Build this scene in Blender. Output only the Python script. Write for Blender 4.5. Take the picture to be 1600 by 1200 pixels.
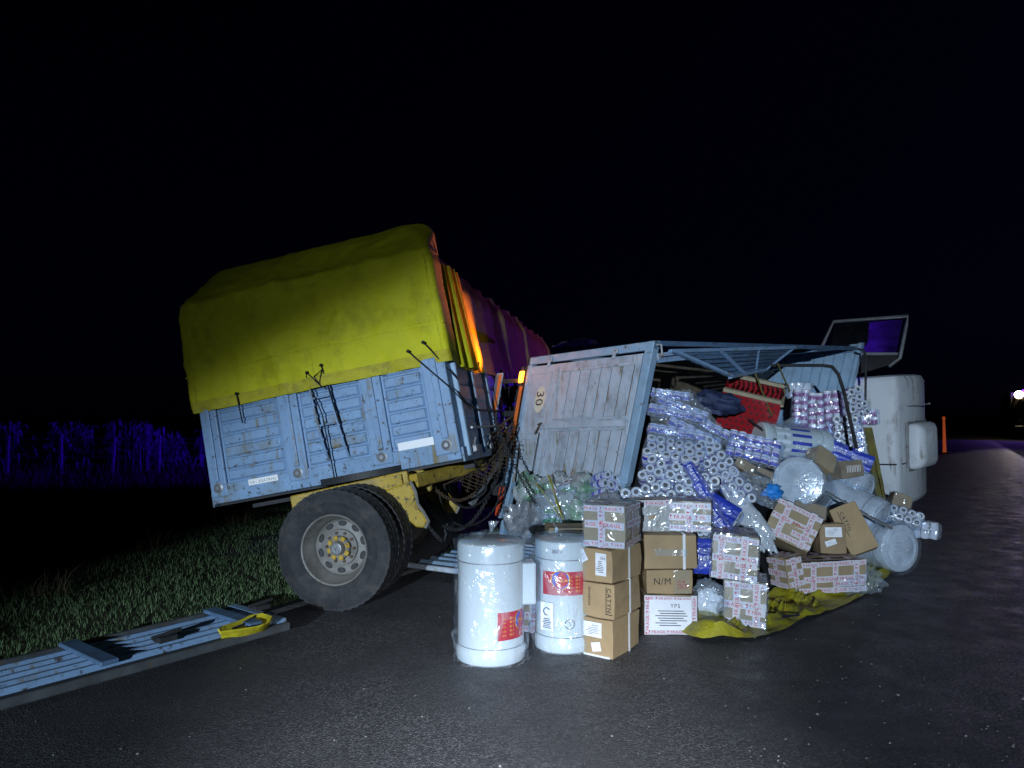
import bpy, bmesh, math, random
import numpy as np
from mathutils import Matrix, Vector, noise, Euler

for o in list(bpy.data.objects):
    bpy.data.objects.remove(o, do_unlink=True)
SC = bpy.context.scene
COL = SC.collection
rnd = random.Random(7)
R = math.radians

# ------------------------------------------------------------------ camera
F_PX, CAM_H, TILT = 1142.0, 1.65, math.atan(45 / 1142.0)
cam_d = bpy.data.cameras.new('camera')
cam = bpy.data.objects.new('camera', cam_d)
COL.objects.link(cam)
cam.location = (0, 0, CAM_H)
cam.rotation_euler = (R(90) + TILT, 0, 0)
cam_d.sensor_width = 36.0
cam_d.lens = 36.0 * F_PX / 1600.0
cam_d.clip_start = 0.05
cam_d.clip_end = 2000
SC.camera = cam

# ------------------------------------------------------------------ night sky
w = bpy.data.worlds.new('World')
SC.world = w
w.use_nodes = True
nt = w.node_tree
bg = nt.nodes['Background']
sky = nt.nodes.new('ShaderNodeTexSky')
sky.sky_type = 'NISHITA'
sky.sun_disc = False
sky.sun_elevation = R(35)
sky.sun_rotation = R(60)
tint = nt.nodes.new('ShaderNodeMix')
tint.data_type = 'RGBA'
tint.blend_type = 'MULTIPLY'
tint.inputs[0].default_value = 1.0
tint.inputs[7].default_value = (0.12, 0.18, 1.0, 1)
nt.links.new(sky.outputs[0], tint.inputs[6])
nt.links.new(tint.outputs[2], bg.inputs[0])
bg.inputs[1].default_value = 0.00032


def light(name, typ, loc, energy, color, target=None, **kw):
    d = bpy.data.lights.new(name, typ)
    d.energy = energy
    d.color = color
    for k, v in kw.items():
        setattr(d, k, v)
    o = bpy.data.objects.new(name, d)
    COL.objects.link(o)
    o.location = loc
    if target is not None:
        o.rotation_euler = (Vector(target) - Vector(loc)).to_track_quat('-Z', 'Y').to_euler()
    return o


BEAM = (0.134, 0.46, 0.102, 0.027, 0.09)   # offset, slope, cap, softness, spill
# head lamp of the vehicle standing behind the photographer (lights the whole scene)
head = light('head_lamp', 'SPOT', (-4.6, -16.0, 3.4), 19000, (0.66, 0.82, 1.0), (1.35, 7.5, 0.35),
             spot_size=R(29.5), spot_blend=0.75, shadow_soft_size=0.08)
# dipped beam: the lamp's own cut-off line, rising to the right
head.data.use_nodes = True
_t = head.data.node_tree
_em = _t.nodes['Emission']
_tc = _t.nodes.new('ShaderNodeTexCoord')
_sp = _t.nodes.new('ShaderNodeSeparateXYZ')
_t.links.new(_tc.outputs['Normal'], _sp.inputs[0])


def _mth(op, a, b_=None, c=None):
    m = _t.nodes.new('ShaderNodeMath')
    m.operation = op
    for i, v in enumerate((a, b_, c)):
        if v is None:
            continue
        if isinstance(v, (int, float)):
            m.inputs[i].default_value = v
        else:
            _t.links.new(v, m.inputs[i])
    return m.outputs[0]


_az = _mth('ABSOLUTE', _sp.outputs[2])
_u = _mth('DIVIDE', _sp.outputs[0], _az)
_v = _mth('DIVIDE', _sp.outputs[1], _az)
_cut = _mth('MINIMUM', _mth('MULTIPLY_ADD', _u, BEAM[1], BEAM[0]), BEAM[2])
_d = _mth('SUBTRACT', _v, _cut)
_mr = _t.nodes.new('ShaderNodeMapRange')
_mr.interpolation_type = 'SMOOTHSTEP'
_mr.inputs[1].default_value = -BEAM[3]
_mr.inputs[2].default_value = BEAM[3]
_mr.inputs[3].default_value = 1.0
_mr.inputs[4].default_value = BEAM[4]
_t.links.new(_d, _mr.inputs[0])
_t.links.new(_mr.outputs[0], _em.inputs['Strength'])
# the telephone's own lamp beside the lens
light('phone_lamp', 'SPOT', (0.04, -0.02, CAM_H + 0.02), 1900, (0.84, 0.89, 1.0), (-0.05, 2.5, 0.0), spot_size=R(54), spot_blend=1.0, shadow_soft_size=0.01)

SC.view_settings.view_transform = 'Standard'
SC.view_settings.look = 'None'
SC.view_settings.exposure = 0.0
SC.view_settings.gamma = 1.0
SC.render.engine = 'CYCLES'
SC.cycles.use_denoising = True
SC.cycles.max_bounces = 6
SC.cycles.transparent_max_bounces = 16
SC.cycles.caustics_reflective = False
SC.cycles.caustics_refractive = False


# ------------------------------------------------------------------ helpers
def P(px, py, d):
    """photo pixel (1600x1200) at depth d metres in front of the camera -> world point"""
    u, v = (px - 800) / F_PX, (600 - py) / F_PX
    y = math.cos(TILT) - v * math.sin(TILT)
    z = math.sin(TILT) + v * math.cos(TILT)
    s = d / y
    return Vector((u * s, d, CAM_H + z * s))


def G(px, py, z=0.0):
    """photo pixel -> point on the level z"""
    u, v = (px - 800) / F_PX, (600 - py) / F_PX
    y = math.cos(TILT) - v * math.sin(TILT)
    zz = math.sin(TILT) + v * math.cos(TILT)
    s = (z - CAM_H) / zz
    return Vector((u * s, y * s, z))


def rot(rx=0, ry=0, rz=0):
    return Matrix.Rotation(R(rz), 4, 'Z') @ Matrix.Rotation(R(rx), 4, 'X') @ Matrix.Rotation(R(ry), 4, 'Y')


GLYPH = {}


def glyph(ch):
    if ch not in GLYPH:
        c = bpy.data.curves.new('glyph', 'FONT')
        c.body = ch
        c.size = 1.0
        c.resolution_u = 3
        c.offset = 0.0
        o = bpy.data.objects.new('glyph', c)
        COL.objects.link(o)
        bpy.context.view_layer.update()
        me = o.evaluated_get(bpy.context.evaluated_depsgraph_get()).to_mesh()
        vs = [(v.co.x, v.co.y) for v in me.vertices]
        fs = [tuple(p.vertices) for p in me.polygons]
        bpy.data.objects.remove(o, do_unlink=True)
        bpy.data.curves.remove(c)
        if vs:
            x0 = min(v[0] for v in vs)
            x1 = max(v[0] for v in vs)
            vs = [(a - x0, b) for a, b in vs]
            GLYPH[ch] = (vs, fs, x1 - x0 + 0.14)
        else:
            GLYPH[ch] = ([], [], 0.3)
    return GLYPH[ch]


# a small wine-glass mark, the fragile sign
GLYPH['^'] = ([(0, .7), (.42, .7), (.34, .42), (.25, .34), (.17, .34), (.08, .42), (.18, .34), (.24, .34), (.24, .08), (.18, .08),
               (.06, .08), (.36, .08), (.36, 0), (.06, 0)],
              [(5, 4, 3, 2, 1, 0), (9, 8, 7, 6), (13, 12, 11, 10)], 0.55)


class B:
    def __init__(self):
        self.v, self.f, self.m = [], [], []

    def add(self, vs, fs, mi=0):
        n = len(self.v)
        self.v += [Vector(p) for p in vs]
        for f in fs:
            self.f.append(tuple(i + n for i in f))
            self.m.append(mi)
        return self

    def box(self, c, s, mi=0, M=None):
        x, y, z = s[0] / 2, s[1] / 2, s[2] / 2
        vs = [Vector((a, b, d)) for a in (-x, x) for b in (-y, y) for d in (-z, z)]
        if M is not None:
            vs = [M @ p for p in vs]
        vs = [p + Vector(c) for p in vs]
        return self.add(vs, [(0, 1, 3, 2), (4, 6, 7, 5), (0, 4, 5, 1), (2, 3, 7, 6), (0, 2, 6, 4), (1, 5, 7, 3)], mi)

    def span(self, x0, x1, y0, y1, z0, z1, mi=0):
        return self.box(((x0 + x1) / 2, (y0 + y1) / 2, (z0 + z1) / 2), (x1 - x0, y1 - y0, z1 - z0), mi)

    def beam(self, p, q, w, h, mi=0, up=(0, 0, 1)):
        p, q = Vector(p), Vector(q)
        d = (q - p).normalized()
        s = d.cross(Vector(up))
        if s.length < 1e-4:
            s = d.cross(Vector((1, 0, 0)))
        s.normalize()
        n = s.cross(d).normalized()
        vs = []
        for e in (p, q):
            for a, b in ((-1, -1), (1, -1), (1, 1), (-1, 1)):
                vs.append(e + s * (a * w / 2) + n * (b * h / 2))
        return self.add(vs, [(3, 2, 1, 0), (4, 5, 6, 7), (0, 1, 5, 4), (1, 2, 6, 5), (2, 3, 7, 6), (3, 0, 4, 7)], mi)

    def tube(self, pts, r, mi=0, n=8, closed=False):
        pts = [Vector(p) for p in pts]
        k = len(pts)
        rs = r if isinstance(r, (list, tuple)) else [r] * k
        vs, fs = [], []
        prev = None
        for i, p in enumerate(pts):
            if closed:
                d = pts[(i + 1) % k] - pts[i - 1]
            else:
                d = pts[min(i + 1, k - 1)] - pts[max(i - 1, 0)]
            d.normalize()
            if prev is None:
                s = d.orthogonal().normalized()
            else:
                s = (prev - d * prev.dot(d))
                s = s.normalized() if s.length > 1e-5 else d.orthogonal().normalized()
            prev = s
            t = d.cross(s)
            for j in range(n):
                a = 2 * math.pi * j / n
                vs.append(p + (s * math.cos(a) + t * math.sin(a)) * rs[i])
        for i in range(k if closed else k - 1):
            i2 = (i + 1) % k
            for j in range(n):
                j2 = (j + 1) % n
                fs.append((i * n + j, i * n + j2, i2 * n + j2, i2 * n + j))
        if not closed:
            fs.append(tuple(range(n - 1, -1, -1)))
            fs.append(tuple((k - 1) * n + j for j in range(n)))
        return self.add(vs, fs, mi)

    def lathe(self, prof, n=24, mi=0, M=None, a0=0.0, a1=2 * math.pi):
        """profile of (r, z) swept about local Z"""
        full = abs(a1 - a0 - 2 * math.pi) < 1e-6
        k = n if full else n + 1
        vs, fs = [], []
        for r, z in prof:
            for j in range(k):
                a = a0 + (a1 - a0) * j / n
                q = Vector((r * math.cos(a), r * math.sin(a), z))
                vs.append(M @ q if M is not None else q)
        for i in range(len(prof) - 1):
            for j in range(n):
                j2 = (j + 1) % k
                fs.append((i * k + j, i * k + j2, (i + 1) * k + j2, (i + 1) * k + j))
        return self.add(vs, fs, mi)

    def prism(self, poly, d0, d1, mi=0, M=None):
        """polygon (x, z) extruded along y"""
        n = len(poly)
        vs = [Vector((x, d0, z)) for x, z in poly] + [Vector((x, d1, z)) for x, z in poly]
        if M is not None:
            vs = [M @ p for p in vs]
        fs = [tuple(range(n)), tuple(range(2 * n - 1, n - 1, -1))]
        for i in range(n):
            j = (i + 1) % n
            fs.append((i, i + n, j + n, j))
        return self.add(vs, fs, mi)

    def grid(self, fn, nu, nv, mi=0, two=False):
        vs = [fn(i / nu, j / nv) for j in range(nv + 1) for i in range(nu + 1)]
        fs = []
        for j in range(nv):
            for i in range(nu):
                a = j * (nu + 1) + i
                fs.append((a, a + 1, a + nu + 2, a + nu + 1))
        return self.add(vs, fs, mi)

    def text(self, s, o, xd, yd, h, mi=0, center=False, warp=None, maxw=None):
        o, xd, yd = Vector(o), Vector(xd), Vector(yd)
        k = h / 0.7
        x = 0.0
        out = []
        for ch in s:
            vs, fs, adv = glyph(ch)
            if maxw is not None and (x + adv) * k > maxw:
                break
            out.append((x, vs, fs))
            x += adv
        off = -x * k / 2 if center else 0
        for gx, vs, fs in out:
            if warp:
                q = [warp((gx + a) * k + off, b * k) for a, b in vs]
            else:
                q = [o + xd * ((gx + a) * k + off) + yd * (b * k) for a, b in vs]
            self.add(q, fs, mi)
        return x * k

    def build(self, name, mats, parent=None, M=None, smooth=None, bevel=0, seg=1, M_world=None):
        me = bpy.data.meshes.new(name)
        vs = self.v if M is None else [M @ p for p in self.v]
        me.from_pydata([tuple(p) for p in vs], [], self.f)
        if not isinstance(mats, (list, tuple)):
            mats = [mats]
        for m in mats:
            me.materials.append(m)
        if len(mats) > 1:
            me.polygons.foreach_set('material_index', self.m)
        me.validate()
        if smooth is not None:
            me.polygons.foreach_set('use_smooth', [True] * len(me.polygons))
            me.set_sharp_from_angle(angle=R(smooth))
        me.update()
        return link(name, me, parent, M_world, bevel, seg)


def link(name, me, parent=None, M_world=None, bevel=0, seg=1):
    o = bpy.data.objects.new(name, me)
    COL.objects.link(o)
    if parent is not None:
        o.parent = parent
    if M_world is not None:
        o.matrix_world = M_world
    if bevel:
        md = o.modifiers.new('bevel', 'BEVEL')
        md.width = bevel
        md.segments = seg
        md.limit_method = 'ANGLE'
        md.angle_limit = R(50)
    return o


def tag(o, label=None, cat=None, group=None, kind=None):
    if label:
        o['label'] = label
    if cat:
        o['category'] = cat
    if group:
        o['group'] = group
    if kind:
        o['kind'] = kind
    return o


def thing(name, label, cat, M=None, group=None):
    o = bpy.data.objects.new(name, None)
    o.empty_display_size = 0.1
    COL.objects.link(o)
    if M is not None:
        o.matrix_world = M
    return tag(o, label, cat, group)


def nz(p, s=1.0, oct=3):
    return noise.fractal(Vector(p) * s, 1.0, 2.0, oct)


# ------------------------------------------------------------------ materials
def mat(name, col, rough=0.6, metal=0.0, var=0.25, vscale=6.0, bump=0.0, bscale=60.0, rust=0.0, rust_col=(0.12, 0.06, 0.02),
        rscale=9.0, coat=0.0, spec=0.5, dirt=0.0, dirt_col=(0.05, 0.045, 0.035), dscale=3.0, emit=None, estr=0.0, sheen=0.0, detail=6, streak=0.0):
    m = bpy.data.materials.new(name)
    m.use_nodes = True
    n = m.node_tree.nodes
    l = m.node_tree.links
    b = n['Principled BSDF']
    b.inputs['Roughness'].default_value = rough
    b.inputs['Metallic'].default_value = metal
    b.inputs['Coat Weight'].default_value = coat
    b.inputs['Coat Roughness'].default_value = 0.15
    b.inputs['Specular IOR Level'].default_value = spec
    if sheen:
        b.inputs['Sheen Weight'].default_value = sheen
    if emit:
        b.inputs['Emission Color'].default_value = (*emit, 1)
        b.inputs['Emission Strength'].default_value = estr
    tc = n.new('ShaderNodeTexCoord')
    oi = n.new('ShaderNodeObjectInfo')
    ad = n.new('ShaderNodeVectorMath')
    ad.operation = 'ADD'
    l.new(tc.outputs['Object'], ad.inputs[0])
    sc = n.new('ShaderNodeVectorMath')
    sc.operation = 'SCALE'
    sc.inputs[0].default_value = (37, 21, 53)
    l.new(oi.outputs['Random'], sc.inputs['Scale'])
    l.new(sc.outputs[0], ad.inputs[1])

    def ns(scale, det=detail, rg=0.6):
        t = n.new('ShaderNodeTexNoise')
        t.inputs['Scale'].default_value = scale
        t.inputs['Detail'].default_value = det
        t.inputs['Roughness'].default_value = rg
        l.new(ad.outputs[0], t.inputs['Vector'])
        return t.outputs['Fac']

    def ramp(fac, a, c):
        r = n.new('ShaderNodeMapRange')
        r.inputs['From Min'].default_value = a
        r.inputs['From Max'].default_value = c
        l.new(fac, r.inputs['Value'])
        return r.outputs['Result']

    def mix(fac, c1, c2):
        x = n.new('ShaderNodeMix')
        x.data_type = 'RGBA'
        if isinstance(fac, float):
            x.inputs[0].default_value = fac
        else:
            l.new(fac, x.inputs[0])
        for s, c in ((x.inputs[6], c1), (x.inputs[7], c2)):
            if isinstance(c, tuple):
                s.default_value = (*c, 1)
            else:
                l.new(c, s)
        return x.outputs[2]

    lo = tuple(max(0, c * (1 - var)) for c in col)
    hi = tuple(min(1, c * (1 + var * 0.6)) for c in col)
    c = mix(ramp(ns(vscale), 0.3, 0.7), lo, hi)
    if dirt:
        c = mix(ramp(ns(dscale, 8, 0.7), 0.62 - 0.25 * dirt, 0.9 - 0.25 * dirt), c, dirt_col)
    if rust:
        f = ramp(ns(rscale, 8, 0.72), 0.66 - 0.16 * rust, 0.72 - 0.14 * rust)
        c = mix(f, c, rust_col)
    if streak:
        mp = n.new('ShaderNodeMapping')
        mp.inputs['Scale'].default_value = (14, 14, 1.1)
        l.new(ad.outputs[0], mp.inputs['Vector'])
        t = n.new('ShaderNodeTexNoise')
        t.inputs['Scale'].default_value = 1.0
        t.inputs['Detail'].default_value = 5
        l.new(mp.outputs[0], t.inputs['Vector'])
        mu = n.new('ShaderNodeMath')
        mu.operation = 'MULTIPLY'
        l.new(ramp(t.outputs['Fac'], 0.52, 0.66), mu.inputs[0])
        l.new(ramp(ns(2.2), 0.56 - .2 * streak, 0.68 - .2 * streak), mu.inputs[1])
        c = mix(mu.outputs[0], c, (0.2, 0.15, 0.05) if col[2] > col[0] * 1.3 else (0.16, 0.14, 0.11))
    l.new(c, b.inputs['Base Color'])
    rr = n.new('ShaderNodeMapRange')
    rr.inputs['To Min'].default_value = max(0.03, rough - 0.12)
    rr.inputs['To Max'].default_value = min(1, rough + 0.15)
    l.new(ns(vscale * 2.3), rr.inputs['Value'])
    l.new(rr.outputs[0], b.inputs['Roughness'])
    if bump:
        bp = n.new('ShaderNodeBump')
        bp.inputs['Strength'].default_value = 1.0
        bp.inputs['Distance'].default_value = bump
        l.new(ns(bscale, 5), bp.inputs['Height'])
        l.new(bp.outputs[0], b.inputs['Normal'])
    m['c'] = 1
    return m


def film_mat(name, opacity=0.25, tintc=(0.9, 0.95, 1), rough=0.12, bscale=25, bdist=0.02, white=0.35, gloss=0.07, ridged=True):
    """thin clear wrap: mostly see-through, with gloss and milky creases"""
    m = bpy.data.materials.new(name)
    m.use_nodes = True
    n, l = m.node_tree.nodes, m.node_tree.links
    out = n['Material Output']
    b = n['Principled BSDF']
    b.inputs['Base Color'].default_value = (0.75, 0.8, 0.85, 1)
    b.inputs['Roughness'].default_value = rough
    b.inputs['Specular IOR Level'].default_value = 0.9
    tr = n.new('ShaderNodeBsdfTransparent')
    tr.inputs[0].default_value = (*tintc, 1)
    mx = n.new('ShaderNodeMixShader')
    tc = n.new('ShaderNodeTexCoord')
    t = n.new('ShaderNodeTexNoise')
    t.inputs['Scale'].default_value = bscale
    if ridged:
        t.noise_type = 'RIDGED_MULTIFRACTAL'
    t.normalize = True
    t.inputs['Detail'].default_value = 2 if ridged else 4
    t.inputs['Distortion'].default_value = 0.9 if ridged else 2.2
    l.new(tc.outputs['Object'], t.inputs['Vector'])
    mr = n.new('ShaderNodeMapRange')
    mr.inputs['From Min'].default_value = 0.28 if ridged else 0.5
    mr.inputs['From Max'].default_value = 0.8
    mr.inputs['To Min'].default_value = opacity
    mr.inputs['To Max'].default_value = opacity + white
    l.new(t.outputs['Fac'], mr.inputs['Value'])
    bp = n.new('ShaderNodeBump')
    bp.inputs['Distance'].default_value = bdist
    l.new(t.outputs['Fac'], bp.inputs['Height'])
    l.new(bp.outputs[0], b.inputs['Normal'])
    l.new(mr.outputs[0], mx.inputs[0])
    l.new(tr.outputs[0], mx.inputs[1])
    l.new(b.outputs[0], mx.inputs[2])
    gl = n.new('ShaderNodeBsdfGlossy')
    gl.inputs['Color'].default_value = (gloss, gloss, gloss, 1)
    gl.inputs['Roughness'].default_value = rough
    l.new(bp.outputs[0], gl.inputs['Normal'])
    ad = n.new('ShaderNodeAddShader')
    l.new(mx.outputs[0], ad.inputs[0])
    l.new(gl.outputs[0], ad.inputs[1])
    l.new(ad.outputs[0], out.inputs['Surface'])
    return m


def banded_mat(name, base, bands, axis=2, rough=0.35, coat=0.3):
    """wrapper print: base colour with coloured bands along one local axis; bands = [(lo, hi, col), ...]"""
    m = mat(name, base, rough, var=0.08, coat=coat)
    n, l = m.node_tree.nodes, m.node_tree.links
    b = n['Principled BSDF']
    src = b.inputs['Base Color'].links[0].from_socket
    tc = n.new('ShaderNodeTexCoord')
    sp = n.new('ShaderNodeSeparateXYZ')
    l.new(tc.outputs['Object'], sp.inputs[0])
    nsn = n.new('ShaderNodeTexNoise')
    nsn.inputs['Scale'].default_value = 30
    l.new(tc.outputs['Object'], nsn.inputs['Vector'])
    jm = n.new('ShaderNodeMath')
    jm.operation = 'MULTIPLY_ADD'
    jm.inputs[1].default_value = 0.008
    l.new(nsn.outputs['Fac'], jm.inputs[0])
    l.new(sp.outputs[axis], jm.inputs[2])
    for lo, hi, c in bands:
        g = n.new('ShaderNodeMath')
        g.operation = 'COMPARE'
        l.new(jm.outputs[0], g.inputs[0])
        g.inputs[1].default_value = (lo + hi) / 2 + 0.004
        g.inputs[2].default_value = (hi - lo) / 2
        x = n.new('ShaderNodeMix')
        x.data_type = 'RGBA'
        l.new(g.outputs[0], x.inputs[0])
        l.new(src, x.inputs[6])
        x.inputs[7].default_value = (*c, 1)
        src = x.outputs[2]
    l.new(src, b.inputs['Base Color'])
    return m


MAT = {}
MAT['blue'] = mat('faded_blue_paint', (0.23, 0.37, 0.57), 0.5, var=0.2, vscale=3, rust=0.48, rscale=17, rust_col=(0.07, 0.05, 0.03), dirt=0.4, streak=0.35,
                  dirt_col=(0.12, 0.16, 0.2), bump=0.002, bscale=30)
MAT['blue_rusty'] = mat('rusty_blue_paint', (0.22, 0.36, 0.55), 0.55, var=0.2, vscale=4, rust=0.6, rscale=24, rust_col=(0.06, 0.045, 0.025), dirt=0.45, streak=0.7,
                        dirt_col=(0.2, 0.17, 0.08), bump=0.003, bscale=40)
MAT['blue_dull'] = mat('dull_blue_paint', (0.10, 0.18, 0.30), 0.5, var=0.3, vscale=5, rust=0.4, rscale=9, rust_col=(0.06, 0.05, 0.04), dirt=0.5, dirt_col=(0.06, 0.07, 0.08))
MAT['edge_grime'] = mat('grimy_rail_steel', (0.07, 0.075, 0.08), 0.6, var=0.4, vscale=6, rust=0.5, rscale=14, rust_col=(0.10, 0.075, 0.04))
MAT['blue_pale'] = mat('pale_blue_paint', (0.3, 0.45, 0.6), 0.45, var=0.2, vscale=4, rust=0.35, rscale=9, rust_col=(0.13, 0.09, 0.05), dirt=0.3,
                       dirt_col=(0.15, 0.18, 0.2), bump=0.002, bscale=40)
MAT['white_door'] = mat('grimy_white_paint', (0.47, 0.54, 0.62), 0.5, streak=0.4, var=0.15, vscale=5, rust=0.2, rscale=12, rust_col=(0.12, 0.1, 0.08), dirt=0.55,
                        dirt_col=(0.2, 0.22, 0.25), dscale=4, bump=0.002, bscale=40)
MAT['yellow_frame'] = mat('chipped_yellow_paint', (0.5, 0.33, 0.03), 0.55, var=0.3, vscale=5, rust=0.72, rscale=22, rust_col=(0.05, 0.035, 0.02), dirt=0.4,
                          bump=0.002)
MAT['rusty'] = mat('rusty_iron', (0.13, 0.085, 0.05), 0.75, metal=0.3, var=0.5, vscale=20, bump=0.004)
MAT['dark_steel'] = mat('dark_grimy_steel', (0.035, 0.035, 0.038), 0.6, var=0.4, vscale=8, dirt=0.4, bump=0.003)
MAT['grey_steel'] = mat('scuffed_grey_steel', (0.28, 0.29, 0.3), 0.45, metal=0.4, var=0.3, rust=0.4)
MAT['rubber'] = mat('dusty_tyre_rubber', (0.03, 0.031, 0.035), 0.75, var=0.35, vscale=9, dirt=0.5, dirt_col=(0.08, 0.075, 0.065), dscale=6, bump=0.006, bscale=70)
MAT['rim'] = mat('dirty_grey_wheel', (0.23, 0.22, 0.2), 0.5, var=0.3, vscale=8, dirt=0.45, dirt_col=(0.09, 0.08, 0.065), rust=0.25)
MAT['hub_yellow'] = mat('worn_yellow_hub', (0.55, 0.36, 0.04), 0.5, var=0.3, rust=0.55, rscale=30)
MAT['tarp'] = mat('yellow_canvas', (0.66, 0.63, 0.02), 0.7, var=0.18, vscale=1.6, dirt=0.42, dirt_col=(0.26, 0.24, 0.02), dscale=1.8, bump=0.01, bscale=9, spec=0.25)
MAT['tarp_dirty'] = mat('soiled_yellow_canvas', (0.6, 0.52, 0.02), 0.7, var=0.3, vscale=5, dirt=0.62, dirt_col=(0.09, 0.085, 0.03), dscale=5, bump=0.01, bscale=30)
MAT['olive'] = mat('dull_olive_canvas', (0.14, 0.12, 0.025), 0.75, var=0.4, vscale=6, dirt=0.4, bump=0.01, bscale=20)
MAT['bag_green'] = mat('green_printed_bag', (0.4, 0.43, 0.45), 0.3, var=0.25, vscale=9, coat=0.6, dirt=0.75, dirt_col=(0.02, 0.22, 0.06), dscale=5, bump=0.02, bscale=14)
MAT['bag_grey'] = mat('grey_clear_bag', (0.28, 0.3, 0.33), 0.25, var=0.35, vscale=9, coat=0.7, dirt=0.5, dirt_col=(0.12, 0.13, 0.15), dscale=7, bump=0.025, bscale=14)
MAT['tarp_floor'] = mat('yellow_floor_canvas', (0.5, 0.44, 0.02), 0.5, var=0.3, vscale=4, dirt=0.85, dirt_col=(0.11, 0.1, 0.03), dscale=4, bump=0.008, bscale=40)
MAT['rope'] = mat('black_rubber_cord', (0.015, 0.015, 0.017), 0.7)
MAT['reflector'] = mat('white_reflective_film', (0.97, 0.97, 0.97), 0.35, var=0.0)
MAT['red_film'] = mat('red_reflective_film', (0.85, 0.1, 0.03), 0.3, var=0.15, coat=0.5)
MAT['orange_film'] = mat('orange_reflective_film', (0.95, 0.22, 0.04), 0.3, var=0.15, coat=0.5)
MAT['plate_cream'] = mat('cream_sticker', (0.7, 0.7, 0.55), 0.5, var=0.1)
MAT['black_print'] = mat('black_ink', (0.012, 0.012, 0.014), 0.6, var=0.1)
MAT['red_print'] = mat('red_ink', (0.5, 0.015, 0.06), 0.5, var=0.1)
MAT['white_print'] = mat('white_ink', (0.85, 0.85, 0.87), 0.5, var=0.05)
MAT['yellow_print'] = mat('yellow_ink', (0.8, 0.5, 0.05), 0.5, var=0.05)
MAT['blue_print'] = mat('blue_ink', (0.03, 0.09, 0.5), 0.5, var=0.05)
MAT['card'] = mat('brown_carton', (0.36, 0.25, 0.13), 0.75, var=0.15, vscale=5, dirt=0.15, dirt_col=(0.2, 0.14, 0.08), bump=0.002, bscale=18, coat=0.12)
MAT['card_dark'] = mat('brown_carton_aged', (0.28, 0.195, 0.11), 0.75, var=0.2, vscale=5, dirt=0.3, dirt_col=(0.15, 0.1, 0.06), bump=0.002, bscale=18, coat=0.15)
MAT['card_wrap'] = mat('wrapped_carton', (0.33, 0.25, 0.15), 0.5, var=0.15, vscale=6, bump=0.003, bscale=22, coat=0.55)
MAT['tape'] = mat('white_parcel_tape', (0.60, 0.58, 0.63), 0.35, var=0.06, vscale=20, coat=0.4, bump=0.001, bscale=60)
MAT['paper'] = mat('white_paper_label', (0.74, 0.76, 0.8), 0.6, var=0.08, vscale=8, bump=0.002, bscale=25)
MAT['strap'] = mat('white_plastic_strap', (0.75, 0.78, 0.8), 0.35, var=0.1)
MAT['enamel'] = mat('white_enamel', (0.56, 0.60, 0.60), 0.2, var=0.08, vscale=3, coat=0.4, dirt=0.2, dirt_col=(0.5, 0.52, 0.52))
MAT['enamel_wrap'] = mat('white_enamel_under_wrap', (0.55, 0.58, 0.62), 0.25, var=0.3, vscale=6, coat=0.6, bump=0.01, bscale=14)
MAT['label_red'] = mat('red_product_label', (0.5, 0.015, 0.035), 0.35, var=0.12, coat=0.3)
MAT['film'] = film_mat('clear_plastic_film', 0.16, white=0.3, bscale=9, bdist=0.05)
MAT['film_thin'] = film_mat('thin_clear_wrap', 0.05, white=0.14, bscale=7, bdist=0.05)
MAT['film_pack'] = film_mat('pack_wrap', 0.13, white=0.36, bscale=12, bdist=0.06, tintc=(.86, .91, 1.0), rough=.2, gloss=.09)
MAT['film_bag'] = film_mat('clear_bag_film', 0.03, white=0.36, bscale=3.2, bdist=0.05, gloss=.05, ridged=False, rough=.16)
MAT['film_milky'] = film_mat('milky_plastic_film', 0.45, white=0.4, bscale=12, bdist=0.04)
MAT['bubble'] = film_mat('crinkled_clear_wrap', 0.12, white=0.4, bscale=22, bdist=0.05)
MAT['paper_roll'] = mat('white_tissue', (0.66, 0.67, 0.68), 0.9, var=0.05, vscale=30, spec=0.1)
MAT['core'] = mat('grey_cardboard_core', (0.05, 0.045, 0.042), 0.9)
BL, RD, PU, GN = (0.02, 0.05, 0.48), (0.6, 0.02, 0.1), (0.24, 0.015, 0.2), (0.02, 0.28, 0.07)
MAT['wrap_blue'] = banded_mat('blue_white_wrapper', (0.72, 0.74, 0.8), [(-0.042, -0.004, BL), (-0.003, 0.001, RD), (0.022, 0.03, (0.15, 0.2, 0.6))])
MAT['wrap_purple'] = banded_mat('purple_white_wrapper', (0.74, 0.72, 0.76), [(-0.045, 0.004, PU), (0.006, 0.012, (0.5, 0.1, 0.4))])
MAT['wrap_green'] = banded_mat('green_white_wrapper', (0.7, 0.74, 0.74), [(-0.035, 0.012, GN)])
MAT['blue_bag'] = mat('glossy_blue_print_wrapper', (0.025, 0.05, 0.42), 0.25, var=0.35, vscale=7, coat=0.5, bump=0.01, bscale=22)
MAT['red_plastic'] = mat('red_plastic', (0.30, 0.008, 0.014), 0.35, var=0.15, coat=0.3)
MAT['dark_red'] = mat('dark_red_metal', (0.1, 0.012, 0.015), 0.5, var=0.3)
MAT['navy_cloth'] = mat('navy_cloth', (0.018, 0.03, 0.085), 0.7, var=0.4, vscale=8, bump=0.01, bscale=15)
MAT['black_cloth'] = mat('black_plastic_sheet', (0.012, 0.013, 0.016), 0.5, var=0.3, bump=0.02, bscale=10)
MAT['wood'] = mat('worn_deck_wood', (0.15, 0.115, 0.08), 0.8, var=0.45, vscale=7, dirt=0.4, bump=0.004)
MAT['batten'] = mat('pale_timber', (0.36, 0.3, 0.2), 0.75, var=0.2, bump=0.002)
MAT['cab_white'] = mat('white_cab_paint', (0.56, 0.59, 0.62), 0.5, var=0.08, vscale=2, dirt=0.35, dirt_col=(0.3, 0.31, 0.32), streak=0.3)
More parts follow.
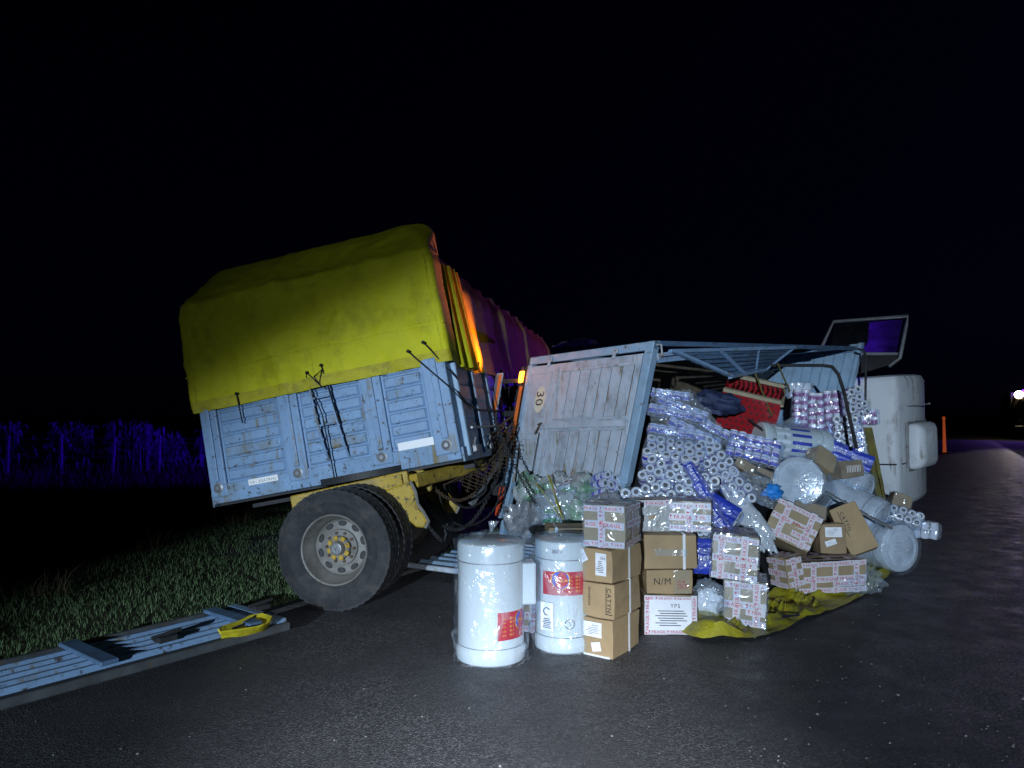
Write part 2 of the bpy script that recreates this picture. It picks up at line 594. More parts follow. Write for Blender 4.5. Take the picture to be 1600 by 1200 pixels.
MAT['black_plastic'] = mat('black_plastic', (0.02, 0.02, 0.022), 0.45)
MAT['web_yellow'] = mat('yellow_webbing', (0.6, 0.5, 0.02), 0.6, var=0.3, vscale=15, dirt=0.4, bump=0.003, bscale=80)
MAT['pink'] = mat('pink_plastic', (0.75, 0.03, 0.25), 0.5, var=0.1)
MAT['bright_blue'] = mat('bright_blue_plastic', (0.02, 0.25, 0.75), 0.3, var=0.2, coat=0.4, bump=0.01)
MAT['cone'] = mat('lit_orange_baton', (0.8, 0.13, 0.02), 0.5, var=0.1, emit=(1.0, 0.16, 0.04), estr=0.2)
MAT['fence_post'] = mat('weathered_fence_post', (0.35, 0.33, 0.32), 0.85, var=0.3)
MAT['amber'] = mat('lit_amber_lamp', (0.9, 0.25, 0.02), 0.3, emit=(1.0, 0.25, 0.02), estr=9.0, var=0)
MAT['warm_lamp'] = mat('lit_head_lamp', (0.9, 0.8, 0.6), 0.3, emit=(1.0, 0.78, 0.45), estr=45.0, var=0)
MAT['blue_lamp'] = mat('lit_blue_beacon', (0.1, 0.05, 0.9), 0.3, emit=(0.12, 0.02, 1.0), estr=6.0, var=0)
MAT['engine_red'] = mat('dark_vehicle_paint', (0.03, 0.025, 0.022), 0.5)
MAT['stone'] = mat('pale_chipping', (0.2, 0.195, 0.19), 0.85, var=0.4)

# glass of the cab door: dusty, lets light through
gm = bpy.data.materials.new('dusty_glass')
gm.use_nodes = True
_n, _l = gm.node_tree.nodes, gm.node_tree.links
_tr = _n.new('ShaderNodeBsdfTranslucent')
_tr.inputs[0].default_value = (0.5, 0.5, 0.55, 1)
_tp = _n.new('ShaderNodeBsdfTransparent')
_tp.inputs[0].default_value = (0.5, 0.55, 0.6, 1)
_gl = _n.new('ShaderNodeBsdfGlossy')
_gl.inputs['Roughness'].default_value = 0.08
_m1 = _n.new('ShaderNodeMixShader')
_m1.inputs[0].default_value = 0.45
_nt = _n.new('ShaderNodeTexNoise')
_nt.inputs['Scale'].default_value = 3.5
_nt.inputs['Detail'].default_value = 6
_mr2 = _n.new('ShaderNodeMapRange')
_mr2.inputs[1].default_value = .3
_mr2.inputs[2].default_value = .75
_mr2.inputs[3].default_value = .12
_mr2.inputs[4].default_value = .6
_l.new(_nt.outputs['Fac'], _mr2.inputs[0])
_l.new(_mr2.outputs[0], _m1.inputs[0])
_l.new(_tp.outputs[0], _m1.inputs[1])
_l.new(_tr.outputs[0], _m1.inputs[2])
_m2 = _n.new('ShaderNodeMixShader')
_m2.inputs[0].default_value = 0.08
_l.new(_m1.outputs[0], _m2.inputs[1])
_l.new(_gl.outputs[0], _m2.inputs[2])
_l.new(_m2.outputs[0], _n['Material Output'].inputs['Surface'])
MAT['glass'] = gm


# asphalt
def asphalt_mat():
    m = bpy.data.materials.new('damp_asphalt')
    m.use_nodes = True
    n, l = m.node_tree.nodes, m.node_tree.links
    b = n['Principled BSDF']
    tc = n.new('ShaderNodeTexCoord')

    def ns(s, d=6, r=0.6):
        t = n.new('ShaderNodeTexNoise')
        t.inputs['Scale'].default_value = s
        t.inputs['Detail'].default_value = d
        t.inputs['Roughness'].default_value = r
        l.new(tc.outputs['Object'], t.inputs['Vector'])
        return t.outputs['Fac']

    def vor(s, f='F1'):
        t = n.new('ShaderNodeTexVoronoi')
        t.inputs['Scale'].default_value = s
        t.feature = f
        l.new(tc.outputs['Object'], t.inputs['Vector'])
        return t

    def mixc(fac, a, c):
        x = n.new('ShaderNodeMix')
        x.data_type = 'RGBA'
        l.new(fac, x.inputs[0])
        for s, k in ((x.inputs[6], a), (x.inputs[7], c)):
            if isinstance(k, tuple):
                s.default_value = (*k, 1)
            else:
                l.new(k, s)
        return x.outputs[2]

    def rmp(f, a, c, o0=0.0, o1=1.0):
        r = n.new('ShaderNodeMapRange')
        r.inputs[1].default_value = a
        r.inputs[2].default_value = c
        r.inputs[3].default_value = o0
        r.inputs[4].default_value = o1
        l.new(f, r.inputs[0])
        return r.outputs[0]

    v = vor(105)
    sep = n.new('ShaderNodeSeparateColor')
    l.new(v.outputs['Color'], sep.inputs[0])
    agg = mixc(rmp(sep.outputs[0], 0.45, 1.0), (0.035, 0.035, 0.038), (0.16, 0.16, 0.168))
    c = mixc(rmp(ns(0.8), 0.35, 0.7), agg, (0.045, 0.045, 0.049))
    # pale grit scattered in patches
    v2 = vor(22)
    s2 = n.new('ShaderNodeSeparateColor')
    l.new(v2.outputs['Color'], s2.inputs[0])
    grit = n.new('ShaderNodeMath')
    grit.operation = 'MULTIPLY'
    l.new(rmp(s2.outputs[1], 0.93, 0.96), grit.inputs[0])
    l.new(rmp(v2.outputs['Distance'], 0.16, 0.1), grit.inputs[1])
    g2 = n.new('ShaderNodeMath')
    g2.operation = 'MULTIPLY'
    l.new(grit.outputs[0], g2.inputs[0])
    l.new(rmp(ns(0.6, 3), 0.45, 0.62), g2.inputs[1])
    c = mixc(g2.outputs[0], c, (0.2, 0.2, 0.2))
    l.new(c, b.inputs['Base Color'])
    l.new(rmp(ns(3.5), 0.3, 0.7, 0.42, 0.72), b.inputs['Roughness'])
    h = n.new('ShaderNodeMath')
    h.operation = 'ADD'
    l.new(v.outputs['Distance'], h.inputs[0])
    l.new(rmp(ns(160, 3), 0, 1, 0, 0.7), h.inputs[1])
    bp = n.new('ShaderNodeBump')
    bp.inputs['Distance'].default_value = 0.007
    l.new(h.outputs[0], bp.inputs['Height'])
    l.new(bp.outputs[0], b.inputs['Normal'])
    return m


MAT['asphalt'] = asphalt_mat()
MAT['soil'] = mat('verge_soil', (0.05, 0.055, 0.025), 0.95, var=0.5, vscale=1.5, bump=0.03, bscale=12)
MAT['line'] = mat('worn_white_road_paint', (0.6, 0.6, 0.59), 0.7, var=0.3, vscale=14, dirt=0.6, dirt_col=(0.07, 0.07, 0.07), dscale=16)


def leaf_mat(name, c1, c2, rough=0.6):
    m = bpy.data.materials.new(name)
    m.use_nodes = True
    n, l = m.node_tree.nodes, m.node_tree.links
    b = n['Principled BSDF']
    g = n.new('ShaderNodeNewGeometry')
    x = n.new('ShaderNodeMix')
    x.data_type = 'RGBA'
    l.new(g.outputs['Random Per Island'], x.inputs[0])
    x.inputs[6].default_value = (*c1, 1)
    x.inputs[7].default_value = (*c2, 1)
    l.new(x.outputs[2], b.inputs['Base Color'])
    b.inputs['Roughness'].default_value = rough
    b.inputs['Specular IOR Level'].default_value = 0.25
    return m


MAT['grass'] = leaf_mat('grass_blades', (0.07, 0.13, 0.05), (0.17, 0.24, 0.11))
MAT['dry_grass'] = leaf_mat('dry_grass_blades', (0.08, 0.07, 0.035), (0.16, 0.13, 0.07))
MAT['reed'] = leaf_mat('maize_leaves', (0.16, 0.17, 0.16), (0.4, 0.4, 0.42))

# ------------------------------------------------------------------ ground, road, verge
RD_O = Vector((-1.06, 7.54, 0))
RD_T = Vector((0.507, 0.862, 0)).normalized()
RD_N = Vector((-RD_T.y, RD_T.x, 0))          # towards the grass verge


def rc(s, t, z=0.0):
    p = RD_O + RD_N * s + RD_T * t
    return Vector((p.x, p.y, z))


def sm(a, b, x):
    x = max(0, min(1, (x - a) / (b - a)))
    return x * x * (3 - 2 * x)


def ground_z(s, t):
    if -7.3 < s < 0.2:
        return -0.06
    d = s - 0.2 if s > 0 else -7.3 - s
    z = -0.012 - 0.55 * sm(1.5, 16, d)
    if d > 0.25:
        z += 0.05 * nz((s * 0.7, t * 0.7, 3), 1.0, 2) * sm(0.2, 1.2, d)
    return z


SS = [-400, -150, -60, -30, -20, -15, -12, -10, -9, -8, -7.31, -7.29, 0.19, 0.21] + [0.5 + 0.3 * i for i in range(40)] + [13, 14, 16, 19, 23, 28, 34, 45, 60, 100, 180, 400]
TT = [-200, -80, -40, -25] + [-16 + 0.4 * i for i in range(76)] + [15, 17, 20, 24, 28, 34, 42, 55, 75, 110, 170, 300, 600]
b = B()
n = len(SS)
b.add([rc(s, t, ground_z(s, t)) for t in TT for s in SS],
      [(j * n + i, j * n + i + 1, (j + 1) * n + i + 1, (j + 1) * n + i) for j in range(len(TT) - 1) for i in range(n - 1)])
tag(b.build('ground', MAT['soil'], smooth=60), kind='structure')

b = B()
NT = 120
def edge(t, side):
    return (0.2 + 0.05 * nz((t * 1.3, 1, 7), 1, 3)) if side else (-7.3 + 0.06 * nz((t * 1.1, 5, 7), 1, 3))
ts = [-60 + 40 * i / 10 for i in range(10)] + [-20 + 40 * i / NT for i in range(NT)] + [20 + 40 * i for i in range(12)]
vs, fs = [], []
for i, t in enumerate(ts):
    for k in (0, 1):
        vs.append(rc(edge(t, k), t, 0.0))
    for k in (0, 1):
        vs.append(rc(edge(t, k) + (-0.03 if k == 0 else 0.03), t, -0.1))
for i in range(len(ts) - 1):
    a, c = 4 * i, 4 * i + 4
    fs += [(a, c, c + 1, a + 1), (a + 1, c + 1, c + 3, a + 3), (a, a + 2, c + 2, c)]
tag(b.add(vs, fs).build('road', MAT['asphalt']), kind='structure')

b = B()
vs, fs = [], []
tl = [-30 + 0.25 * i for i in range(280)] + [40 + 10 * i for i in range(30)]
for t in tl:
    e0 = 0.012 * nz((t * 4, 2, 2), 1, 3)
    e1 = 0.012 * nz((t * 4, 9, 2), 1, 3)
    vs += [rc(0.0 + e0, t, 0.004), rc(0.11 + e1, t, 0.004)]
for i in range(len(tl) - 1):
    fs.append((2 * i, 2 * i + 2, 2 * i + 3, 2 * i + 1))
tag(b.add(vs, fs).build('road_edge_line', MAT['line']), kind='structure')


def blades(name, n, region, hmin, hmax, wd, m, label, cat, lean=0.5, seed=1):
    """many single grass blades as one mesh; region(rng, n) -> s, t arrays"""
    g = np.random.default_rng(seed)
    s, t = region(g, n)
    k = len(s)
    pts = np.array([list(rc(a, c, ground_z(a, c) - 0.005)) for a, c in zip(s, t)])
    h = g.uniform(hmin, hmax, k) * (0.6 + 0.8 * g.random(k))
    a = g.uniform(0, 2 * np.pi, k)
    dx, dy = np.cos(a), np.sin(a)
    la = g.uniform(0, 2 * np.pi, k)
    ll = h * g.uniform(0.1, lean, k)
    wv = np.stack([dx, dy, 0 * dx], 1) * (wd * g.uniform(0.6, 1.3, k))[:, None]
    mid = pts + np.stack([np.cos(la) * ll * .35, np.sin(la) * ll * .35, h * .6], 1)
    top = pts + np.stack([np.cos(la) * ll, np.sin(la) * ll, h], 1)
    V = np.concatenate([pts - wv, pts + wv, mid - wv * .7, mid + wv * .7, top]).reshape(5, k, 3).transpose(1, 0, 2).reshape(-1, 3)
    base = np.arange(k) * 5
    me = bpy.data.meshes.new(name)
    me.vertices.add(len(V))
    me.vertices.foreach_set('co', V.ravel())
    loops = np.concatenate([np.stack([base, base + 1, base + 3, base + 2], 1), np.stack([base + 2, base + 3, base + 4, base + 4], 1)[:, :3].repeat(1, 0)], 1).ravel()
    me.loops.add(len(loops))
    me.loops.foreach_set('vertex_index', loops.astype(np.int32))
    st = np.stack([np.arange(k) * 7, np.arange(k) * 7 + 4], 1).ravel()
    me.polygons.add(2 * k)
    me.polygons.foreach_set('loop_start', st.astype(np.int32))
    me.materials.append(m)
    me.update(calc_edges=True)
    me.validate()
    o = link(name, me)
    return tag(o, label, cat, kind='stuff')


def lawn(g, n):
    s = 0.22 + 9 * g.random(n) ** 1.5
    t = g.uniform(-7, 9, n)
    keep = np.array([nz((a * 0.9, c * 0.9, 1), 1, 3) + 0.55 * min(1, a / 1.0) > -0.05 + 0.3 * g.random() for a, c in zip(s, t)])
    return s[keep], t[keep]


def tufts(g, n):
    cs = g.uniform(0.5, 9, 60)
    ct = g.uniform(-5, 8, 60)
    i = g.integers(0, 60, n)
    return cs[i] + g.normal(0, .13, n), ct[i] + g.normal(0, .13, n)


def far_field(g, n):
    return 8 + 26 * g.random(n), g.uniform(-12, 24, n)


blades('verge_grass', 125000, lawn, 0.02, 0.055, 0.0032, MAT['grass'], 'short green grass on the verge left of the road', 'grass', 0.8, 1)
blades('tall_grass_tufts', 5000, tufts, 0.08, 0.24, 0.004, MAT['dry_grass'], 'taller straw coloured grass tufts in the verge', 'grass', 0.7, 2)
blades('field_grass', 22000, far_field, 0.15, 0.4, 0.012, MAT['dry_grass'], 'rough dark grass of the field beyond the verge', 'grass', 0.6, 3)

# loose chippings on the asphalt
b = B()
for i in range(260):
    if i < 170:
        q = G(rnd.uniform(1150, 1640), rnd.uniform(840, 1240))
    else:
        q = G(rnd.uniform(-50, 1600), rnd.uniform(960, 1240))
    if q.y > 14 or q.y < 2:
        continue
    r = rnd.uniform(0.003, 0.008) * (1.6 if rnd.random() < .06 else 1)
    M = Matrix.Rotation(rnd.uniform(0, 6), 4, 'Z') @ Matrix.Diagonal((rnd.uniform(.7, 1.5), 1, rnd.uniform(.5, .9), 1))
    vs = [M @ (Vector(d) * r) + q + Vector((0, 0, r * .4)) for d in ((1, 0, 0), (-1, .2, 0), (0, 1, .1), (.1, -1, 0), (0, .1, 1), (0, 0, -1))]
    b.add(vs, [(0, 2, 4), (2, 1, 4), (1, 3, 4), (3, 0, 4), (2, 0, 5), (1, 2, 5), (3, 1, 5), (0, 3, 5)])
tag(b.build('loose_chippings', MAT['stone']), 'pale stone chippings scattered over the dark asphalt', 'gravel', kind='stuff')

# maize beyond the fence: one far mass
b = B()
g = random.Random(5)
for i in range(620):
    d = g.uniform(27.5, 33)
    px = g.uniform(-140, 345)
    if nz((px * .035, 3, 0), 1, 2) < -.12 + .1 * g.random():
        continue
    q = P(px, 645, d)
    z0 = -0.6
    h = g.uniform(1.2, 2.0) * (0.75 if px > 260 else 1)
    a = g.uniform(0, 6.28)
    wv = Vector((math.cos(a), math.sin(a), 0))
    lx = Vector((g.gauss(0, .08), g.gauss(0, .08), 0))
    base = Vector((q.x, q.y, z0))
    top = base + Vector((0, 0, h)) + lx
    b.add([base - wv * .02, base + wv * .02, top + wv * .006, top - wv * .006], [(0, 1, 2, 3)])
    for k in range(g.randint(5, 8)):
        f = g.uniform(.2, .97)
        o = base.lerp(top, f)
        la = g.uniform(0, 6.28)
        d1 = Vector((math.cos(la), math.sin(la), 0))
        sv = Vector((-d1.y, d1.x, 0)) * g.uniform(.03, .055)
        ln = g.uniform(.2, .5)
        p1 = o + d1 * ln * .5 + Vector((0, 0, ln * .28))
        p2 = o + d1 * ln * .8 - Vector((0, 0, ln * g.uniform(.15, .9)))
        b.add([o - sv * .4, o + sv * .4, p1 + sv, p1 - sv, p2], [(0, 1, 2, 3), (3, 2, 4)])
tag(b.build('maize_crop', MAT['reed']), 'tall leafy maize stalks behind the wire fence at far left', 'crop', kind='stuff')

# fence
fence = thing('wire_fence', 'wire fence on thin posts along the field at far left', 'fence', Matrix.Translation(Vector((-12.9, 26.5, -0.58))))
fp = []
for i, px in enumerate((-70, 14, 97, 179, 250, 331, 412)):
    q = P(px, 645, 26.5 + 0.1 * i)
    l = Vector((q.x, q.y, -0.58)) - Vector((-12.9, 26.5, -0.58))
    fp.append(l)
    bb = B().box((l.x, l.y, 0.68 + .03 * (i % 3)), (0.09, 0.09, 1.36 + .06 * (i % 3)), 0, rot(0, (-2, 1, -1.5, 3, 0.5, 1, 0)[i], 0))
    bb.build('post', MAT['fence_post'], fence, bevel=0.012)
for zz in (0.35, 0.62, 0.88, 1.12, 1.3):
    pts = []
    for a, c in zip(fp[:-1], fp[1:]):
        pts += [a + Vector((0, -.05, zz)), (a + c) / 2 + Vector((0, -.05, zz - .02))]
    pts.append(fp[-1] + Vector((0, -.05, zz)))
    B().tube(pts, 0.008, n=4).build('wire', MAT['grey_steel'], fence)

# ------------------------------------------------------------------ trailer
TS = 1.06
M_T = Matrix.Translation(Vector((-1.63 * TS, 6.707 * TS, CAM_H + (1.089 - CAM_H) * TS))) @ rot(-0.5, -10.8, -10.7) @ Matrix.Scale(TS, 4)
IT = M_T.inverted()
W, HB, HT, LT = 2.45, 0.85, 1.01, 8.2
WH = W / 2
tr = thing('cargo_trailer', 'blue ribbed cargo trailer with yellow underframe, tilted beside the road', 'trailer', M_T)

# bed and long rails
b = B().span(-WH + .02, WH - .02, 0.05, LT, -0.10, -0.03)
b.build('bed', MAT['dark_steel'], tr)
for x in (-0.45, 0.45):
    B().span(x - .05, x + .05, 0.35, LT - .2, -0.34, -0.102).build('chassis_rail', MAT['dark_steel'], tr, bevel=.006)
for y in (0.6, 2.0, 3.4, 4.8, 6.2, 7.6):
    B().span(-WH + .05, WH - .05, y - .04, y + .04, -0.18, -0.103).build('cross_member', MAT['dark_steel'], tr)

# front wall: skin, ribs, posts, bolts
fw = B().span(-WH, WH, 0.0, 0.04, -0.02, HB).build('front_wall', MAT['blue'], tr)
B().span(-WH, WH, -0.025, -0.002, -0.075, 0.10).build('bottom_rail', MAT['blue_rusty'], fw, bevel=.006)
posts = [(-WH + .0, .17), (-0.425, .20), (0.40, .20), (WH - .23, .23)]
for x, wd in posts:
    bb = B().span(x, x + wd, -0.034, -0.003, -0.015 if wd != .2 else .0, HB + .01)
    p = bb.build('post', MAT['blue'], fw, bevel=.012, seg=2)
    q = B().span(x + wd * .36, x + wd * .64, -0.052, -0.034, 0.13, HB)
    q.build('post_ridge', MAT['blue'], fw, bevel=.01, seg=2)
    B().lathe([(0.0, 0.022), (0.02, 0.022), (0.026, 0.014), (0.034, 0.008), (0.05, 0.004), (0.05, 0)], 14,
              M=Matrix.Translation(Vector((x + wd / 2, -0.034, 0.07))) @ rot(90)).build('bolt', MAT['grey_steel'], fw, smooth=30)
bays = [(-WH + .19, -0.445), (-0.205, 0.38), (0.62, WH - .25)]
for bi, (x0, x1) in enumerate(bays):
    zs = [0.115, 0.225, 0.335, 0.445, 0.555, 0.665, 0.775]
    for k, z in enumerate(zs):
        h = 0.1
        bb = B()
        d = 0.018
        bb.add([(x0, -.001, z), (x1, -.001, z), (x1, -.001, z + h), (x0, -.001, z + h),
                (x0 + .018, -d, z + .018), (x1 - .018, -d, z + .018), (x1 - .018, -d, z + h - .012), (x0 + .018, -d, z + h - .012)],
               [(0, 1, 5, 4), (1, 2, 6, 5), (2, 3, 7, 6), (3, 0, 4, 7), (4, 5, 6, 7)])
        bb.build('pressed_panel', MAT['blue_rusty'] if (bi, k) in ((0, 1), (0, 2), (1, 1), (1, 2), (2, 4), (1, 3)) else MAT['blue'], fw)
B().span(-WH - .005, WH + .005, -0.012, 0.05, HB, HB + .03).build('top_rail', MAT['blue'], fw)

# reflective plates
mp = B().span(0.66, 1.05, -0.024, -0.018, 0.085, 0.165).build('reflective_plate', MAT['reflector'], tr)
mp['label'] = 'wide bright white reflective strip'
mp = B().span(-0.83, -0.53, -0.034, -0.0285, 0.04, 0.095)
mp.text('V4 - 2GATRHUV', (-0.815, -0.0352, .052), (1, 0, 0), (0, 0, 1), .026, 1, maxw=.28)
mp = mp.build('reflective_plate', [MAT['reflector'], MAT['grey_steel']], tr)
mp['label'] = 'small lettered white plate'
tx = mp

# ladder on the front wall
lad = B().tube([(-.06, -.05, .93), (.09, -.06, .93)], .011).build('ladder', MAT['blue'], tr)
for a, c in (((-.075, -.06, .93), (-.005, -.075, .2)), ((.11, -.06, .93), (.19, -.075, .2))):
    B().tube([a, (a[0] * .5 + c[0] * .5, -.085, .5), c, (c[0], -.03, .14)], .011).build('stile', MAT['blue'], lad, smooth=60)
for f in (.3, .65):
    x0 = -.075 + .07 * f
    x1 = .11 + .08 * f
    B().tube([(x0, -.075, .93 - .73 * f), (x1, -.075, .93 - .73 * f)], .010).build('rung', MAT['blue'], lad)
B().span(-.09, .13, -.028, -.012, .87, 1.0).build('ladder_bracket', MAT['blue'], lad)

# right side boards (facing the overturned truck) and the left side
for sx in (1, -1):
    x = sx * WH
    sd = B().span(min(x - sx * .04, x), max(x - sx * .04, x), 0.045, LT, -0.02, HB).build('side_board', MAT['blue'], tr)
    B().span(min(x, x + sx * .02), max(x, x + sx * .02), 0.0, LT, -0.10, 0.03).build('side_rail', MAT['blue_rusty'], sd)
    y = 0.12
    k = 0
    while y < LT:
        B().span(min(x + sx * .001, x + sx * .05), max(x + sx * .001, x + sx * .05), y, y + .07, -0.06, HB + .01).build('side_post', MAT['blue_pale'], sd, bevel=.008)
        B().box((x + sx * .06, y + .16, 0.0), (.04, .09, .06), 0).tube([(x + sx * .06, y + .12, .02), (x + sx * .09, y + .12, .09), (x + sx * .06, y + .2, .12)], .011, n=6).build('latch', MAT['grey_steel'], sd)
        y2 = min(y + .62, LT)
        for z in (.1, .28, .46, .64):
            if y + .09 < y2 - .02:
                bb = B()
                xx = x + sx * .012
                bb.add([(x + sx * .001, y + .09, z), (x + sx * .001, y2 - .02, z), (x + sx * .001, y2 - .02, z + .16), (x + sx * .001, y + .09, z + .16),
                        (xx, y + .11, z + .02), (xx, y2 - .04, z + .02), (xx, y2 - .04, z + .14), (xx, y + .11, z + .14)],
                       [(0, 1, 5, 4), (1, 2, 6, 5), (2, 3, 7, 6), (3, 0, 4, 7), (4, 5, 6, 7)])
                bb.build('pressed_panel', MAT['blue'], sd)
        y += .62
        k += 1
B().span(-WH, WH, LT, LT + .04, -0.1, HB).build('rear_wall', MAT['blue'], tr)
# lashing rail low on the right side
B().tube([(WH + .08, .2, .19), (WH + .08, 3.2, .19)], .012).build('lashing_rail', MAT['grey_steel'], tr)
B().tube([(WH + .05, .05, .52), (WH + .07, .2, .42), (WH + .1, .5, .35), (WH + .06, .9, .36), (WH + .06, 3, .37)], .011).build('hose', MAT['rope'], tr, smooth=60)

# yellow turntable frame under the front (swung a quarter turn to the right)
def TL(px, py, d):
    return IT @ P(px, py, d)

p0, p1 = TL(458, 790, 6.75), TL(640, 750, 6.75)
B().beam(p0, p1, .09, .17).build('frame_beam', MAT['yellow_frame'], tr, bevel=.008)
p0b, p1b = p0 + Vector((0, 1.0, 0)), p1 + Vector((0, 1.0, 0))
B().beam(p0b, p1b, .09, .17).build('frame_beam', MAT['yellow_frame'], tr, bevel=.008)
for f in (.08, .5, .92):
    B().beam(p0.lerp(p1, f) + Vector((0, .05, 0)), p0b.lerp(p1b, f) - Vector((0, .05, 0)), .08, .12).build('frame_cross_beam', MAT['yellow_frame'], tr)
c = (p0 + p1 + p0b + p1b) / 4
B().lathe([(.36, .10), (.46, .10), (.46, .16), (.36, .16), (.36, .10)], 36, M=Matrix.Translation(c + Vector((0, 0, .0)))).build('turntable_ring', MAT['dark_steel'], tr, smooth=30)
# patch plate with a dark number-like mark on the frame
q = TL(612, 757, 6.69)
B().box(q, (.2, .012, .15), 0).build('frame_plate', MAT['yellow_frame'], tr, bevel=.004)
# spring hangers: curved brackets
for dy in (0, 1.0):
    o = TL(632, 772, 6.68)
    poly = [(-.16, .06), (.07, .10), (.10, .0), (.10, -.10), (.14, -.18), (.17, -.26), (.13, -.31), (.06, -.29), (-.02, -.2), (-.12, -.12), (-.16, -.02)]
    M = Matrix.Translation(o + Vector((0, dy, 0)))
    hg = B().prism(poly, -.035, .035, 0, M).build('spring_hanger', MAT['yellow_frame'], tr, bevel=.012)
    out = [Vector((x, 0, z)) for x, z in poly[1:7]]
    B().tube([M @ (p + Vector((.012, -.03, 0))) for p in out], .014, n=6).build('hanger_flange', MAT['rim'], hg)
    for k in range(6):
        pts = [M @ Vector((.06 - .95 * f, 0.0, -.12 - .05 * k * .55 + .5 * (f - .5) ** 2 - .1)) for f in (.05 * k, .25, .5, .75, 1 - .05 * k)]
        B().tube(pts, .018, n=6).build('leaf_spring', MAT['dark_steel'], tr)


# wheels ------------------------------------------------------
def wheel_mesh(dish):
    """profiles about local Z; outer face at +Z"""
    t = [(.29, -.10), (.33, -.125), (.40, -.135), (.455, -.125), (.485, -.115)]
    tread = []
    for zc in (-.115, -.075, -.07, -.06, -.055, -.012, -.008, .008, .012, .055, .06, .07, .075, .115):
        deep = zc in (-.07, -.06, -.008, .008, .06, .07)
        tread.append((.490 if deep else .503, zc))
    t2 = [(.485, .115), (.472, .122), (.470, .121), (.455, .127), (.40, .136), (.395, .133), (.36, .130), (.33, .124), (.30, .108), (.29, .10)]
    return t + tread + t2


TYRE = B().lathe(wheel_mesh(0), 56)
# shoulder lugs
for i in range(48):
    a = 2 * math.pi * i / 48
    for sgn in (1, -1):
        M = Matrix.Rotation(a, 4, 'Z')
        TYRE.box(M @ Vector((.497, 0, sgn * .1)), (.02, .032, .036), 0, M)
RIM = B().lathe([(.29, -.10), (.295, .085), (.302, .105), (.296, .113), (.285, .108), (.275, .07), (.262, .03), (.245, .0), (.235, -.045), (.215, -.06), (.17, -.058), (.155, -.05), (.0, -.05)], 48)
HOLES = []
for i in range(10):
    a = 2 * math.pi * i / 10
    M = Matrix.Rotation(a, 4, 'Z') @ Matrix.Translation(Vector((.2, 0, -.0555))) @ Matrix.Diagonal((.6, 1, 1, 1))
    HOLES.append(B().lathe([(.0, .0), (.03, .0), (.036, .004), (.04, -.01)], 14, M=M))
HUBP = B().lathe([(.155, -.05), (.15, -.03), (.10, -.028), (.095, .0), (.09, .01), (.06, .012), (.055, .05), (.05, .058), (.0, .06)], 28)
CAPP = B().lathe([(.052, .05), (.052, .068), (.042, .072), (.04, .066), (.0, .066)], 20)
for k in range(3):
    CAPP.box((0, 0, .07), (.08, .012, .008), 0, Matrix.Rotation(k * math.pi / 3, 4, 'Z'))
NUTS = []
for i in range(10):
    a = 2 * math.pi * (i + .5) / 10
    NUTS.append(B().lathe([(.014, -.045), (.014, -.015), (.0, -.015)], 6, M=Matrix.Translation(Vector((.125 * math.cos(a), .125 * math.sin(a), 0)))))
PATCH = B()
for i in range(8):
    a = 2 * math.pi * i / 8
    M = Matrix.Rotation(a, 4, 'Z')
    PATCH.box(M @ Vector((.085, 0, .016)), (.04, .042, .02), 0, M)


def dual_wheel(parent, M, face=True):
    """dual tyres; M maps local +Z to the outside"""
    for k, dz in enumerate((-.135, -.475)):
        MM = M @ Matrix.Translation(Vector((0, 0, dz)))
        wl = TYRE.build('tyre', MAT['rubber'], parent, M=MM, smooth=35)
        if k == 0:
            rm = RIM.build('rim', MAT['rim'], parent, M=MM, smooth=35)
            if face:
                for hb in HOLES:
                    hb.build('hand_hole', MAT['dark_steel'], rm, M=MM, smooth=30)
                h = HUBP.build('hub', MAT['rim'], parent, M=MM, smooth=30)
                PATCH.build('hub_flange', MAT['hub_yellow'], h, M=MM, bevel=.006)
                CAPP.build('hub_cap', MAT['grey_steel'], h, M=MM, smooth=30)
                for nb in NUTS:
                    nb.build('wheel_nut', MAT['rusty'], h, M=MM)
        else:
            RIM.build('rim', MAT['rim'], parent, M=MM, smooth=35)


def axis_to(d, roll=0):
    return Vector(d).to_track_quat('Z', 'Y').to_matrix().to_4x4() @ Matrix.Rotation(roll, 4, 'Z')


AX = Vector((-0.2, -1.0, 0.0)).normalized()          # outward, towards the camera
wc = Vector((-1.50, 6.15, 0.50))
dual_wheel(tr, IT @ Matrix.Translation(wc) @ axis_to(AX, .3))
wc2 = wc - AX * 2.3
dual_wheel(tr, IT @ Matrix.Translation(wc2) @ axis_to(-AX), False)
B().beam(IT @ (wc - AX * .5), IT @ (wc2 + AX * .5), .12, .12).build('axle', MAT['dark_steel'], tr)
# rear axle far behind
for yy in (6.4,):
    for s in (-1, 1):
        q = M_T @ Vector((s * 1.15, yy, 0))
        dual_wheel(tr, IT @ Matrix.Translation(Vector((q.x, q.y, .48))) @ axis_to(Vector((s, -.19 * s, 0))), False)

